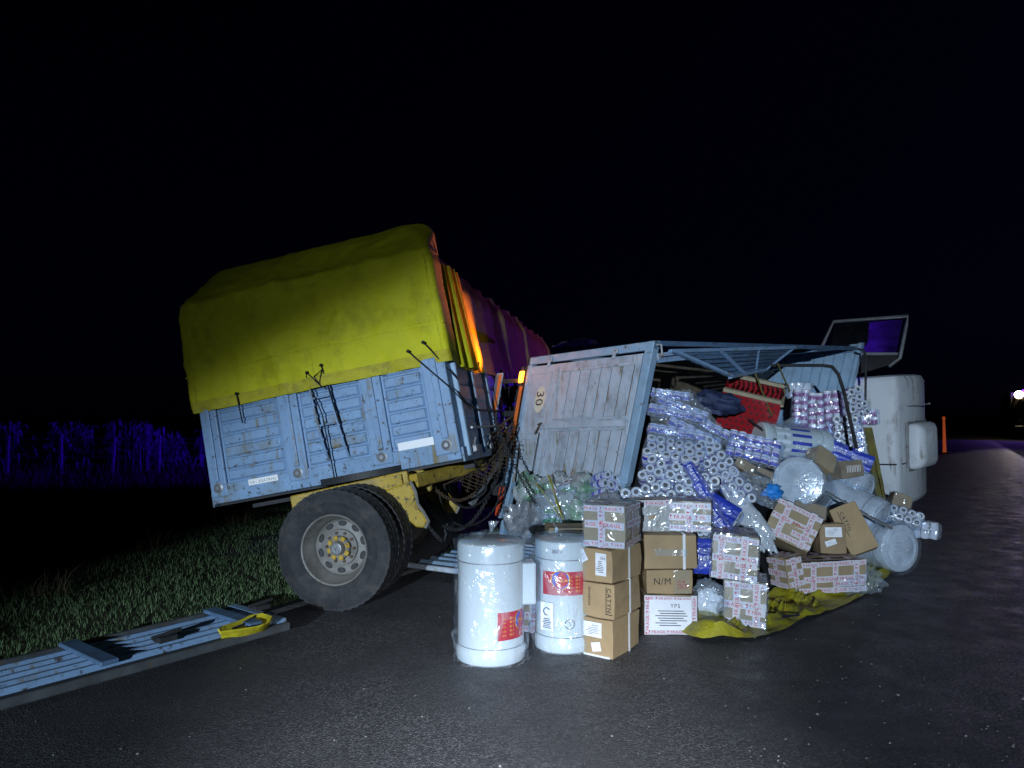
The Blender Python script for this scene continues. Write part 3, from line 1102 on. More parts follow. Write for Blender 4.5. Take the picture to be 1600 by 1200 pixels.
# drawbar (points right, to the truck)
d0, d1 = TL(645, 752, 6.72), TL(752, 726, 7.9)
B().beam(d0, d1, .09, .12).build('drawbar', MAT['yellow_frame'], tr, bevel=.01)
d2 = TL(650, 722, 7.6)
B().beam(d2, d1 + Vector((0, .12, 0)), .08, .07).build('drawbar', MAT['yellow_frame'], tr, bevel=.01)
d3 = TL(838, 668, 10.0)
B().beam(d1 - (d3 - d1) * .02, d3, .1, .1).build('drawbar_nose', MAT['dark_steel'], tr, bevel=.01)
B().tube([TL(640, 716, 7.3), TL(725, 718, 7.7)], .03).build('pivot_pin', MAT['rusty'], tr, smooth=40)
B().beam(TL(735, 790, 8.0), TL(782, 715, 8.6), .05, .06).build('support_leg', MAT['grey_steel'], tr, bevel=.006)
B().prism([(-.05, -.1), (.1, -.08), (.12, .0), (.06, .12), (-.03, .14)], -.03, .03, 0, Matrix.Translation(TL(656, 756, 7.05))).build('pivot_bracket', MAT['yellow_frame'], tr, bevel=.01)

# ------------------------------------------------------------------ tarpaulin over the trailer
tp = thing('yellow_tarpaulin', 'yellow canvas tarpaulin roped over the tilted trailer', 'tarpaulin', M_T)


def crease(p, s):
    return (1 - min(1, abs(nz((p[0] * s, p[1] * s, p[2] * s * .6), 1, 2)) * 3)) ** 2


def fold(p, amp):
    q = (p[0] + .35 * p[2], p[1], p[2] - .2 * p[0])
    return amp * (.35 * nz((p[0] * 1.6, p[1] * 1.6, p[2] * 1.6), 1, 2) + .75 * crease(q, 1.5) + .5 * crease((q[0] + 5, q[1], q[2]), 3.1) + .25 * crease((q[2] * 1.4, q[1], q[0] * .6), 6) + .22 * nz((p[0] * 6, p[1] * 6, p[2] * 2.2), 1, 2))


def ridge(x):
    """roof height above the eaves at cross position x"""
    return .33 * (1 - (abs(x) / WH) ** 2.6) + 0.02


def front_cap(u, v):
    uo = u * 1.14 - .07
    u = max(0, min(1, uo))
    back = abs(uo - u) / .07
    x = -WH - .045 + (W + .09) * u
    if v < .72:
        f = v / .72
        z = HB - .05 + (HT + .03) * f
        y = -.05 - .03 * math.sin(math.pi * f) + .03 * (1 - f) * math.sin(u * 9)
        hem = .006 * nz((x * 3, 0, 0), 1, 2) * (1 - f)
        z += hem
        if f > .9:
            x *= 1 - .02 * (f - .9) * 10
    else:
        f = (v - .72) / .28
        x *= .985 - .02 * f
        z = HB - .02 + HT + (.40 + .02 * nz((x * 1.2, 0, 4), 1, 2)) * min(1, f * 1.12) * (1 - .30 * abs(2 * u - 1) ** 14)
        y = -.05 + .5 * f
        z -= .07 * max(0, 1 - abs(x - .15) / .4) * math.sin(math.pi * min(1, f * 1.4))
    # slanted tension folds towards the corner and the ladder
    t = .018 * math.sin(9 * (x * .6 + z * .9)) * max(0, 1 - abs(x + .7) / .9) + .012 * math.sin(16 * (x - .5 * z)) * max(0, 1 - abs(x - 1.0) / .5)
    y += -fold((x, y, z), .035) - t
    if back and v < .74:
        y += .30 * back
        x += math.copysign(.015, x)
    elif back:
        z -= .30 * back * (v - .74) / .26
        y += .30 * back * (1 - (v - .74) / .26)
    return Vector((x, y, z))


cap = B().grid(front_cap, 90, 64).build('front_sheet', MAT['tarp'], tp, smooth=75)
# soiled hem band and seams
def hem_fn(u, v):
    p = front_cap(u, .003 + v * .07)
    return p + Vector((0, -.006, 0))


B().grid(hem_fn, 90, 5).build('soiled_hem', MAT['tarp_dirty'], cap, smooth=75)
for vv in (.23,):
    B().grid(lambda u, v: front_cap(.005 + u * .99, vv + .02 * math.sin(u * 3) + v * .009) + Vector((0, -.005, 0)), 90, 1).build('seam', MAT['tarp'], cap)
for uu, a0, a1 in ((.5, .02, .24), (.92, .02, .72), (.08, .02, .7)):
    B().grid(lambda u, v: front_cap(uu + u * .006, a0 + (a1 - a0) * v) + Vector((0, -.004, 0)), 1, 40).build('seam', MAT['tarp'], cap)


def tunnel(u, v):
    """u across: right hem -> roof -> left hem; v along the trailer"""
    y = .22 + (LT - .16) * v
    hp = .5 - .5 * math.cos(2 * math.pi * (y / 1.55))          # 0 at hoops
    bulge = .10 * nz((y * .9, 3, 0), 1, 2)
    wall = HT + .06
    if u < .36 or u > .64:
        side = 1 if u < .36 else -1
        f = (u if side > 0 else 1 - u) / .36
        z = HB - .07 + (wall + .02) * f - .03 * hp * (1 - f)
        x = side * (WH + .045 - .10 * sm(.75, 1, f) - .05 * hp * math.sin(math.pi * f) + bulge * .25 * math.sin(math.pi * f))
        # hanging vertical folds
        am = .05 * (0.35 + f) * sm(.02, .12, v)
        x += side * am * (nz((y * 3.1 + f * .9, f * .5, 9), 1, 3) + .5 * math.sin(y * 11 + f * 1.5 + 2 * nz((y, 0, 0))))
    else:
        f = (u - .36) / .28
        xx = 1 - 2 * f
        x = xx * (WH - .055)
        up = max(0, min(1, y / .45)) * .98
        z = HB + HT - .01 + (.385 * (1 - abs(xx) ** 10)) * up - .09 * hp * (1 - .5 * abs(xx)) + .03 * nz((x * 2, y * 2, 1), 1, 2)
    if y > 1.2 and u >= .36 and u <= .64:
        z -= min(.25, .12 * (y - 1.2))
    return Vector((x, y, z))


B().grid(tunnel, 70, 150).build('roof_sheet', MAT['tarp'], tp, smooth=75)
B().add([(-WH, LT + .05, HB - .05), (WH, LT + .05, HB - .05), (WH, LT + .05, HB + HT - .1), (0, LT + .05, HB + HT + .1), (-WH, LT + .05, HB + HT - .1)], [(0, 1, 2, 3, 4)]).build('rear_sheet', MAT['tarp'], tp)
# gathered flap hanging at the right front corner
def flap(u, v):
    z = HB - .08 + 1.0 * v
    y = .32 + .55 * u + .25 * (1 - v) * u
    x = WH + .05 + .035 * math.sin(u * 22 + v * 2) + .05 * u * (1 - u) * 4 * (1 - .5 * v) - .02
    return Vector((x, y, z))


B().grid(flap, 40, 14).build('gathered_fold', MAT['tarp'], tp, smooth=75)
# ropes with eyelet knobs
for pts in ([(-.78, -.09, .90), (-.775, -.07, .62)], [(-.045, -.11, .95), (-.06, -.10, .92), (.03, -.10, .55), (.035, -.08, .2), (.05, -.1, -.25)],
            [(.10, -.11, .99), (.11, -.09, .9), (.15, -.09, .6), (.17, -.08, .45)], [(.93, -.1, .95), (.98, -.09, .88), (1.25, -.07, .55), (1.33, .2, .35)],
            [(1.08, -.1, 1.0), (1.12, -.09, .94), (1.3, .05, .62)], [(WH + .07, 1.0, .85), (WH + .09, 1.05, .4), (WH + .07, 1.0, .1)],
            [(WH + .07, 2.2, .85), (WH + .09, 2.2, .4), (WH + .07, 2.2, .1)], [(-.045, -.11, .95), (.06, -.13, .82), (.10, -.11, .95), (.02, -.12, .9), (.08, -.12, .78)]):
    bb = B().tube(pts, .0065, n=6)
    bb.lathe([(0, -.018), (.018, -.006), (.018, .006), (0, .018)], 8, M=Matrix.Translation(Vector(pts[0])))
    bb.build('tie_cord', MAT['rope'], tp, smooth=50)

# ------------------------------------------------------------------ overturned truck
# local axes: x = the truck's own "up" (deck -> roof), y = forward, z = across (now vertical)
KS = 0.80
K_O = Vector((-0.115 * KS, 11.169 * KS, CAM_H - CAM_H * KS))
YAW = R(48.5)
KU = Vector((math.cos(YAW), -math.sin(YAW), 0.036))
KL = Vector((math.sin(YAW), math.cos(YAW), 0.048))
KW = Vector((0.257 * KU.x, 0.257 * KU.y, 1.0))
KM = Matrix(((KU.x, KL.x, KW.x, 0), (KU.y, KL.y, KW.y, 0), (KU.z, KL.z, KW.z, 0), (0, 0, 0, 1)))
KM = KM @ Matrix.Scale(KS, 4)
HU, WT, LK, W0 = 2.25, 2.46, 5.75, -0.40
tk = thing('overturned_truck', 'cargo truck lying on its side with a white rear door numbered 30', 'truck', Matrix.Translation(K_O))


def KB(b, name, m, parent=tk, **kw):
    return b.build(name, m, parent, M=KM, **kw)


# deck: planks stood on edge by the roll, seen as the brown back wall of the load space
dk = KB(B().span(-.10, -.035, 0, LK, W0, WT), 'deck', MAT['dark_steel'])
for i in range(14):
    z0 = W0 + .02 + i * (WT - W0 - .04) / 14
    KB(B().span(-.033, -.005, .02, LK - .02, z0, z0 + (WT - W0 - .04) / 14 - .008), 'plank', MAT['wood'], dk)
for z in (.75, 1.65):
    KB(B().span(-.34, -.103, -.15, LK + 1.6, z - .04, z + .04), 'chassis_rail', MAT['dark_steel'])
# rear frame
fr = KB(B().span(0, HU, -.05, .07, WT - .11, WT), 'rear_frame', MAT['blue_pale'], bevel=.008)
KB(B().span(HU - .13, HU, -.055, .075, .66, WT + .002), 'right_post', MAT['blue_pale'], fr, bevel=.008)
KB(B().beam((HU - .065, .01, .68), (HU - .62, .01, W0 + .05), .13, .13, 0, (0, 1, 0)), 'bent_post_foot', MAT['blue_pale'], fr, bevel=.008)
KB(B().span(-.02, .06, -.052, .07, W0, WT - .112), 'sill', MAT['blue_pale'], fr, bevel=.006)
for x in (.42, 1.62):
    KB(B().span(x, x + .05, -.085, -.052, WT - .17, WT - .03), 'hinge', MAT['white_door'], fr, bevel=.006)
    KB(B().tube([(x + .025, -.09, WT - .06), (x + .09, -.1, WT - .06), (x + .10, -.1, WT - .1)], .014), 'hinge_pin', MAT['white_door'], fr)
# the hanging hook at the top right corner
KB(B().tube([(HU + .02, -.02, WT - .05), (HU + .1, -.03, WT - .06), (HU + .14, -.03, WT - .17), (HU + .10, -.03, WT - .24), (HU + .07, -.03, WT - .17)], .012), 'hook', MAT['white_door'], fr)
# rear door leaf
D0, D1, DZ0, DZ1 = .05, HU - .15, .62, WT - .14
dr = KB(B().span(D0, D1, -.045, -.02, DZ0, DZ1), 'rear_door', MAT['white_door'], bevel=.004)
# narrow plain column by the floor edge with raised rectangles
XS = .66


def door_frame(x0, x1, z0, z1, wd=.025, pr=.014):
    for a in ((x0, x1, z0, z0 + wd), (x0, x1, z1 - wd, z1), (x0, x0 + wd, z0 + wd, z1 - wd), (x1 - wd, x1, z0 + wd, z1 - wd)):
        KB(B().span(a[0], a[1], -.045 - pr, -.046, a[2], a[3]), 'door_rail', MAT['white_door'], dr, bevel=.003)


door_frame(D0 + .04, XS - .12, DZ0 + .12, 1.28)
door_frame(D0 + .04, XS - .12, 1.33, DZ1 - .1)
KB(B().span(XS - .06, XS - .01, -.062, -.046, DZ0 + .03, DZ1 - .04), 'door_stile', MAT['white_door'], dr, bevel=.004)
for za, zb in ((DZ0 + .08, 1.39), (1.51, DZ1 - .10)):
    door_frame(XS + .02, D1 - .05, za, zb, .03)
    nr = 7
    x0, x1 = XS + .055, D1 - .085
    st = (x1 - x0) / nr
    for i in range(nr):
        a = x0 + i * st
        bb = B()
        # trapezoid pressed slat, with a dark strip beside it that makes the groove look deeper
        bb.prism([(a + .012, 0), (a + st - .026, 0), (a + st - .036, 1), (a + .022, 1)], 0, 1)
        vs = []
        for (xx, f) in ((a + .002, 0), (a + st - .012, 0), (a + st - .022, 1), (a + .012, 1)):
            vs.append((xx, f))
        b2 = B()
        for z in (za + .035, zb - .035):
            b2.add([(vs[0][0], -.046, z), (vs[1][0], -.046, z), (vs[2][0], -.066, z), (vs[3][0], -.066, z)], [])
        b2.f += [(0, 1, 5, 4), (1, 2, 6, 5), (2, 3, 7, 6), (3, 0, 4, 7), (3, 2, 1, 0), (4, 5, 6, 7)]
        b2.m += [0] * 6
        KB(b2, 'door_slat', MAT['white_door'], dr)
        KB(B().span(a + st - .013, a + st + .003, -.0485, -.046, za + .035, zb - .035), 'groove_rust_shade', MAT['rusty'], dr)  # rust-brown strip whose dark colour also stands in for shade in the groove
KB(B().span(XS - .16, D1 - .02, -.074, -.047, 1.405, 1.495), 'lock_rail', MAT['white_door'], dr, bevel=.006)
KB(B().tube([(XS - .2, -.09, 1.47), (XS - .12, -.11, 1.49), (XS - .16, -.12, 1.42), (XS - .2, -.12, 1.34)], .014), 'handle', MAT['rusty'], dr, smooth=50)
KB(B().span(XS - .17, XS - .05, -.088, -.07, 1.40, 1.48), 'handle_plate', MAT['white_door'], dr, bevel=.006)
for z in (1.0, 2.05):
    KB(B().span(XS - .035, XS + .015, -.08, -.063, z, z + .13), 'latch', MAT['white_door'], dr, bevel=.005)
lt = KB(B().span(.16, .22, -.08, -.046, .96, 1.02).span(.24, .34, -.066, -.046, .97, 1.03), 'latch', MAT['white_door'], dr, bevel=.004)
KB(B().tube([(XS - .14, -.1, 1.36), (XS - .13, -.11, .9), (XS - .12, -.1, .3)], .006, n=5), 'cord', MAT['rope'], dr)
# oval sticker with the number 30 reading sideways
sx, sz = .36, 1.83
ov = B()
n = 24
ov.add([(sx + .105 * math.cos(2 * math.pi * i / n), -.0475, sz + .19 * math.sin(2 * math.pi * i / n)) for i in range(n)], [tuple(range(n))])
ov = KB(ov, 'number_sticker', MAT['plate_cream'], dr)
tx = B()
tx.text('30', (sx - .075, -.050, sz), (0, 0, -1), (1, 0, 0), .15, 0, center=True)
KB(tx, 'number', MAT['black_print'], ov)
# lower leaf missing; floor edge board, lamp board and under-run bumper
KB(B().span(-.16, -.105, -.06, .04, 1.15, 2.34), 'lamp_board', MAT['dark_steel'], bevel=.006)
KB(B().span(-.103, -.045, -.075, -.058, 1.25, 2.05), 'reflective_strip', MAT['orange_film'])
am = KB(B().span(-.135, -.045, -.10, -.061, 2.10, 2.27), 'tail_lamp', MAT['amber'], bevel=.012, seg=2)
lp = tk.matrix_world @ (KM @ Vector((-.12, -.35, 2.2)))
light('tail_lamp_light', 'SPOT', lp + Vector((.12, -.24, 0.06)), 130, (1.0, 0.2, 0.03), (-.85, 7.75, 2.75), spot_size=R(80), spot_blend=.9, shadow_soft_size=.0)
bm_ = KB(B().span(-.22, -.10, -.46, -.42, 1.25, 2.25), 'bumper', MAT['white_door'], bevel=.008)
KB(B().span(-.155, -.095, -.468, -.461, 1.3, 2.23), 'reflective_strip', MAT['orange_film'], bm_)
KB(B().span(-.22, -.157, -.467, -.461, 1.3, 2.23), 'plain_strip', MAT['grey_steel'], bm_)
KB(B().span(-.14, -.03, -.10, -.06, .56, .88), 'lamp_bracket', MAT['blue_pale'], bevel=.006)
KB(B().span(-.13, -.06, -.105, -.07, .10, .55), 'reflective_strip', MAT['red_film'])
KB(B().span(-.14, -.02, -.066, -.055, .06, 1.0), 'rear_lower_board', MAT['blue_pale'])
for z in (1.3, 2.1):
    KB(B().span(-.2, -.12, -.42, -.05, z, z + .06), 'bumper_arm', MAT['dark_steel'])
# rear wheels
for z, s in ((.28, -1), (2.1, 1)):
    M = KM @ Matrix.Translation(Vector((-.95, 1.0, z))) @ axis_to((0, 0, s))
    dual_wheel(tk, M, False)
KB(B().span(-.99, -.91, .95, 1.05, .4, 2.0), 'axle', MAT['dark_steel'])

# upper side: posts and boards, one board hanging inwards
sd = KB(B().span(0, .06, .08, LK, WT - .06, WT), 'upper_side_rail', MAT['blue_pale'])
KB(B().span(HU - .07, HU, .08, LK, WT - .06, WT), 'roof_rail', MAT['blue_dull'], sd)
for i in range(4):
    x0 = .08 + i * .53
    KB(B().span(x0, x0 + .5, 2.9, LK - .05, WT - .035, WT - .005), 'side_board', MAT['blue'], sd)
for y in (.1, 1.5, 2.9, 4.3, LK - .12):
    KB(B().span(.06, HU - .07, y, y + .09, WT - .09, WT - .037), 'side_post', MAT['blue'], sd)
# hanging lattice board, torn off its hinges at the rear end
inv = KM.inverted()


def KP(px, py, d):
    return inv @ (P(px, py, d * KS) - K_O)


hA, hB2, hC, hD = KP(1046, 549, 9.3), KP(1243, 543, 11.3), KP(1197, 577, 11.5), KP(1141, 589, 10.1)
hb = KB(B().beam(hA, hB2, .06, .05), 'hanging_board', MAT['blue'], bevel=.006)
nrm = (hB2 - hA).cross(hD - hA).normalized()
for k in range(6):
    f0, f1 = k / 6 + .012, (k + 1) / 6 - .016
    a0, a1, c0, c1 = hA.lerp(hD, f0), hB2.lerp(hC, f0), hA.lerp(hD, f1), hB2.lerp(hC, f1)
    vs = [a0, a1, c1, c0] + [p + nrm * .02 for p in (a0, a1, c1, c0)]
    KB(B().add(vs, [(0, 1, 2, 3), (7, 6, 5, 4), (0, 4, 5, 1), (1, 5, 6, 2), (2, 6, 7, 3), (3, 7, 4, 0)]), 'slat', MAT['blue_dull'], hb)
for f in (.02, .34, .66, .98):
    a0, c0 = hA.lerp(hB2, f), hD.lerp(hC, f)
    KB(B().beam(a0 - nrm * .02, c0 - nrm * .02, .035, .03, 0, nrm), 'cross_rail', MAT['blue'], hb)
KB(B().beam(hD, hC, .05, .05), 'lower_rail', MAT['blue'], hb)

# headboard: vertical boards behind the cab
hbd = KB(B().span(0, HU, LK, LK + .05, W0, WT + .05), 'headboard', MAT['blue_pale'])
nb = 12
for i in range(nb):
    x0 = .02 + i * (HU - .04) / nb
    KB(B().span(x0 + .012, x0 + (HU - .04) / nb - .012, LK - .04, LK - .002, W0 + .05, WT), 'board', MAT['blue_pale'], hbd, bevel=.006)
KB(B().span(0, HU, LK - .05, LK - .032, WT - .08, WT - .03), 'headboard_rail', MAT['blue'], hbd)
KB(B().span(HU - .005, HU + .06, LK - .05, LK + .07, W0, WT + .06), 'corner_post', MAT['blue_pale'], hbd, bevel=.006)
# lower side (on the road)
KB(B().span(0, HU, .08, LK, W0, W0 + .05), 'lower_side', MAT['blue'])
# tarpaulin hoops: bent tubes across the opening
def hoop(pts, r=.022, m='dark_steel'):
    out = []
    for i, p in enumerate(pts):
        out.append(Vector(p))
    return KB(B().tube(out, r, n=8), 'hoop', MAT[m], smooth=60)


hoop([KP(1205, 571, 10.9), KP(1285, 571, 10.3), KP(1300, 573, 10.15), KP(1310, 585, 10.05), KP(1318, 610, 9.9), KP(1338, 700, 9.2)])
hoop([KP(1340, 545, 12.3), KP(1350, 548, 12.2), KP(1353, 560, 12.1), KP(1352, 640, 12)], .018)
for (a, c_, d) in (((1180, 583), (1206, 650), 10.3), ((1215, 568), (1234, 612), 10.6)):
    hoop([KP(a[0], a[1], d), KP(c_[0], c_[1], d - .5)], .011, 'olive')

# cab
CB0, CB1, CU0, CU1, CZ0, CZ1 = LK + .22, LK + 1.75, .2, 3.42, .06, 2.36


KMC = Matrix(((KU.x, KL.x, 0, 0), (KU.y, KL.y, 0, 0), (KU.z, KL.z, 1, 0), (0, 0, 0, 1))) @ Matrix.Scale(KS, 4)
CROT = Matrix.Translation(Vector((CU1, CB0, -.46))) @ Matrix.Rotation(R(1), 4, 'Z') @ Matrix.Diagonal((1, 1.2, 1, 1)) @ Matrix.Translation(Vector((-CU1, -CB0, 0)))


def KC(b, name, m, parent=tk, **kw):
    return b.build(name, m, parent, M=KMC @ CROT, **kw)


def cab_pt(u, a, z):
    """rounded cab block"""
    return Vector((u, a, z))


cabm = B()
prof = []        # section in (u, a): rear wall upright, roof slightly sloped, windscreen raked
prof = [(CU0, CB0), (CU1 - .10, CB0), (CU1 - .03, CB0 + .03), (CU1, CB0 + .10), (CU1 + .02, CB0 + .7), (CU1 - .02, CB0 + 1.15), (CU1 - .14, CB0 + 1.35),
        (CU1 - .5, CB0 + 1.5), (CU0 + .8, CB0 + 1.62), (CU0, CB0 + 1.62)]
zz = [(CZ0, .10), (CZ0 + .03, .04), (CZ0 + .12, 0), (CZ1 - .12, 0), (CZ1 - .03, .04), (CZ1, .12)]
n = len(prof)
vs = []
cu, ca = (CU0 + CU1) / 2, CB0 + .8
for z, ins in zz:
    for (u, a) in prof:
        vs.append((u - ins * (1 if u > cu else 0), a - ins * (1 if a > ca else -1), z))
fs = []
for j in range(len(zz) - 1):
    for i in range(n):
        i2 = (i + 1) % n
        fs.append((j * n + i, j * n + i2, (j + 1) * n + i2, (j + 1) * n + i))
fs.append(tuple(range(n - 1, -1, -1)))
fs.append(tuple((len(zz) - 1) * n + i for i in range(n)))
cabm.add(vs, fs)
cb = KC(cabm, 'cab', MAT['cab_white'], smooth=40, bevel=.02, seg=2)
KC(B().span(CU0 + .3, CU1 - .03, CB0 - .008, CB0 - .001, .80, .825), 'panel_seam', MAT['black_plastic'], cb)
KC(B().span(CU1 - .02, CU1 + .022, CB0 + .12, CB0 + 1.0, .80, .82), 'panel_seam', MAT['black_plastic'], cb)
KC(B().span(CU1 - .9, CU1 - .85, CB0 - .03, CB0 - .002, .5, 2.1), 'rear_rail', MAT['black_plastic'], cb)
# roof cooler
cl = KC(B().span(CU1 + .02, CU1 + .06, CB0 + .25, CB0 + 1.0, .66, 1.52), 'roof_cooler', MAT['grey_steel'], cb)
def cooler():
    b = B()
    u0 = CU1 + .06
    st = [(0, 0), (.10, 0), (.17, .03), (.22, .09), (.24, .16)]
    vs, fs = [], []
    for du, ins in st:
        a0, a1, z0, z1 = CB0 + .28 + ins * .6, CB0 + .98 - ins, .69 + ins, 1.49 - ins
        r = .07
        for (aa, zz_, a_s) in ((a0 + r, z0 + r, 180), (a1 - r, z0 + r, 270), (a1 - r, z1 - r, 0), (a0 + r, z1 - r, 90)):
            for k in range(4):
                an = R(a_s + 30 * k)
                vs.append((u0 + du, aa + r * math.cos(an), zz_ + r * math.sin(an)))
    m = 16
    for j in range(len(st) - 1):
        for i in range(m):
            i2 = (i + 1) % m
            fs.append((j * m + i, j * m + i2, (j + 1) * m + i2, (j + 1) * m + i))
    fs.append(tuple((len(st) - 1) * m + i for i in range(m)))
    return b.add(vs, fs)


KC(cooler(), 'cooler_cover', MAT['cab_white'], cl, smooth=50)
KC(B().tube([(CU1 + .02, CB0 + .3, 1.8), (CU1 + .3, CB0 + .5, 1.82)], .008).tube([(CU1 + .3, CB0 + .5, 1.82), (CU1 + .32, CB0 + .5, 1.82)], .02), 'aerial', MAT['grey_steel'], cb)
# cab door swung up
def cabdoor():
    q = lambda x, y, d=12.9: KP(x, y, d)
    outer = [q(1283, 545), q(1302, 503), q(1418, 494), q(1416, 510), q(1406, 560), q(1390, 572), q(1340, 578)]
    return outer


oc = cabdoor()
dd = KB(B().tube(oc[:6], .035, n=8), 'cab_door', MAT['grey_steel'], smooth=50)
ins = [KP(x, y, 12.93) for x, y in ((1296, 540), (1306, 508), (1411, 499), (1400, 553), (1345, 556))]
KB(B().add(ins, [tuple(range(5))]), 'window', MAT['glass'], dd)
KB(B().tube([KP(1342, 553, 12.9), KP(1402, 553, 12.9)], .03), 'window_sill_bar', MAT['grey_steel'], dd, smooth=50)
lo = [KP(x, y, 12.98) for x, y in ((1335, 557), (1402, 556), (1397, 568), (1338, 585))]
lo2 = [p + Vector((0, .05, 0)) for p in lo]
KB(B().add(lo + lo2, [(0, 1, 2, 3), (7, 6, 5, 4), (0, 4, 5, 1), (1, 5, 6, 2), (2, 6, 7, 3), (3, 7, 4, 0)]), 'door_trim', MAT['black_plastic'], dd)
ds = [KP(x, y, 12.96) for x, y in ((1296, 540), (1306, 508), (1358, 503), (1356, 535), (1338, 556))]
KB(B().add(ds, [tuple(range(5))]), 'window_shadow', MAT['black_cloth'], dd)  # black sheet standing in for the shadow over part of the glass
# loose sheet on the upper flank, above the rear frame
def sheet(u, v):
    p = P(862 + 75 * u, 543 - 14 * math.sin(u * 2.6) * (1 - v) - 3 * v, 9.3 + 0.8 * v) + Vector((0, 0, .04 * nz((u * 5, v * 5, 1))))
    return inv @ (p - K_O)


KB(B().grid(sheet, 14, 6), 'torn_side_sheet', MAT['grey_steel'], smooth=60)

# ------------------------------------------------------------------ rusty bundle, chains, hoses between trailer and truck
q0, q1 = P(690, 744, 7.25), P(811, 650, 8.75)
bu = thing('rusty_mesh_bundle', 'bundle of rusty rods and wire mesh lying between trailer drawbar and truck', 'scrap', Matrix.Translation(q0))
ax = (q1 - q0)
sd_ = ax.cross(Vector((0, 1, 0))).normalized()
if sd_.z > 0:
    sd_ = -sd_
dp = Vector((0.1, 1, 0)).normalized()
for i in range(15):
    f = i / 14
    off = sd_ * (.26 * f - .10) + dp * (.1 * math.sin(i * 2.3))
    a = off * .6 + ax * rnd.uniform(-.02, .12)
    c_ = off * .7 + ax * rnd.uniform(.7, .97)
    m_ = (a + c_) / 2 + Vector((0, 0, -.05 - .04 * f)) + off * .3
    B().tube([a, a.lerp(m_, .6), m_, m_.lerp(c_, .5), c_], rnd.uniform(.006, .013), n=5).build('rod', MAT['rusty'], bu, smooth=60)
mesh = B()
NR, NC = 30, 9
def mp_(i, j):
    f = i / NR
    return ax * (.10 + .72 * f) + sd_ * (.04 + .03 * j - .1 * (1 - f) * .2) - dp * (.03 + .02 * math.sin(j)) + Vector((0, 0, -.07 * math.sin(f * 3.1)))
for i in range(NR):
    for j in range(NC):
        if (i + j) % 2 == 0:
            mesh.tube([mp_(i, j), mp_(i + 1, j + 1)], .0045, n=4)
            mesh.tube([mp_(i + 1, j), mp_(i, j + 1)], .0045, n=4) if (i + j) % 4 == 0 else mesh.tube([mp_(i, j), mp_(i + 1, j - 1)], .0045, n=4)
mesh.build('wire_mesh', MAT['rusty'], bu)


def chain(name, a, c_, sag, label, link_l=.055, r=.007, m='dark_steel'):
    a, c_ = Vector(a), Vector(c_)
    t = thing(name, label, 'chain', Matrix.Translation(a), 'chains hanging between trailer and truck')
    L = (c_ - a).length + sag * 1.2
    n = max(6, int(L / (link_l * .72)))
    pts = [(c_ - a) * (i / n) - Vector((0, 0, 4 * sag * (i / n) * (1 - i / n))) for i in range(n + 1)]
    b = B()
    for i in range(n):
        p, q = pts[i], pts[i + 1]
        d = (q - p).normalized()
        s = d.cross(Vector((0, 1, 0.2)))
        s = s.normalized() if s.length > .01 else Vector((1, 0, 0))
        if i % 2:
            s = d.cross(s).normalized()
        m_ = (p + q) / 2
        ring = []
        for k in range(8):
            an = 2 * math.pi * k / 8
            ring.append(m_ + d * (math.cos(an) * link_l * .5) + s * (math.sin(an) * link_l * .3))
        b.tube(ring, r, n=5, closed=True)
    b.build('links', MAT[m], t, smooth=60)
    return t


chain('chain', P(650, 758, 7.0), P(800, 665, 8.3), .75, 'long chain sagging lowest beside the far dolly wheel')
chain('chain', P(672, 755, 7.1), P(775, 722, 8.2), .28, 'short rusty chain sagging under the drawbar', .05, .007, 'rusty')
chain('chain', P(770, 650, 8.2), P(838, 790, 7.55), .05, 'chain hanging down past the lower corner of the white rear door', .05, .006)
chain('chain', P(640, 765, 6.9), P(690, 845, 7.3), .06, 'chain dangling from the yellow spring hanger', .05, .007)


def hose(pts, r, label):
    pts = [Vector(p) for p in pts]
    o = pts[0]
    # smooth with catmull-rom
    out = []
    for i in range(len(pts) - 1):
        p0_ = pts[max(i - 1, 0)]
        p1_, p2_ = pts[i], pts[i + 1]
        p3_ = pts[min(i + 2, len(pts) - 1)]
        for k in range(6):
            t = k / 6
            out.append(.5 * ((2 * p1_) + (-p0_ + p2_) * t + (2 * p0_ - 5 * p1_ + 4 * p2_ - p3_) * t * t + (-p0_ + 3 * p1_ - 3 * p2_ + p3_) * t ** 3))
    out.append(pts[-1])
    ob = B().tube([p - o for p in out], r, n=7).build('air_hose', MAT['rope'], None, smooth=60, M_world=Matrix.Translation(o))
    return tag(ob, label, 'hose', 'air hoses between trailer and truck')


hose([P(690, 735, 7.4), P(700, 775, 7.5), P(735, 793, 7.7), P(772, 760, 8.0), P(792, 690, 8.3)], .014, 'black air hose looping under the drawbar, inner loop')
hose([P(682, 740, 7.3), P(694, 800, 7.4), P(730, 822, 7.6), P(775, 790, 7.9), P(800, 690, 8.2)], .012, 'black air hose looping lowest under the drawbar')
hose([P(730, 700, 7.6), P(760, 760, 7.8), P(745, 770, 7.8), P(785, 680, 8.2)], .01, 'thin black hose bunched behind the grey support leg')

# pink plastic under the trailer corner
pk = B().grid(lambda u, v: Vector((.16 * u, .1 * v, .05 * math.sin(u * 3) - .05 * u * v + .02 * nz((u * 6, v * 6, 0)))), 8, 5)
tag(pk.build('plastic_rag', MAT['pink'], None, smooth=60, M_world=Matrix.Translation(P(672, 716, 7.6))), 'bright pink plastic rag under the trailer corner', 'rag')

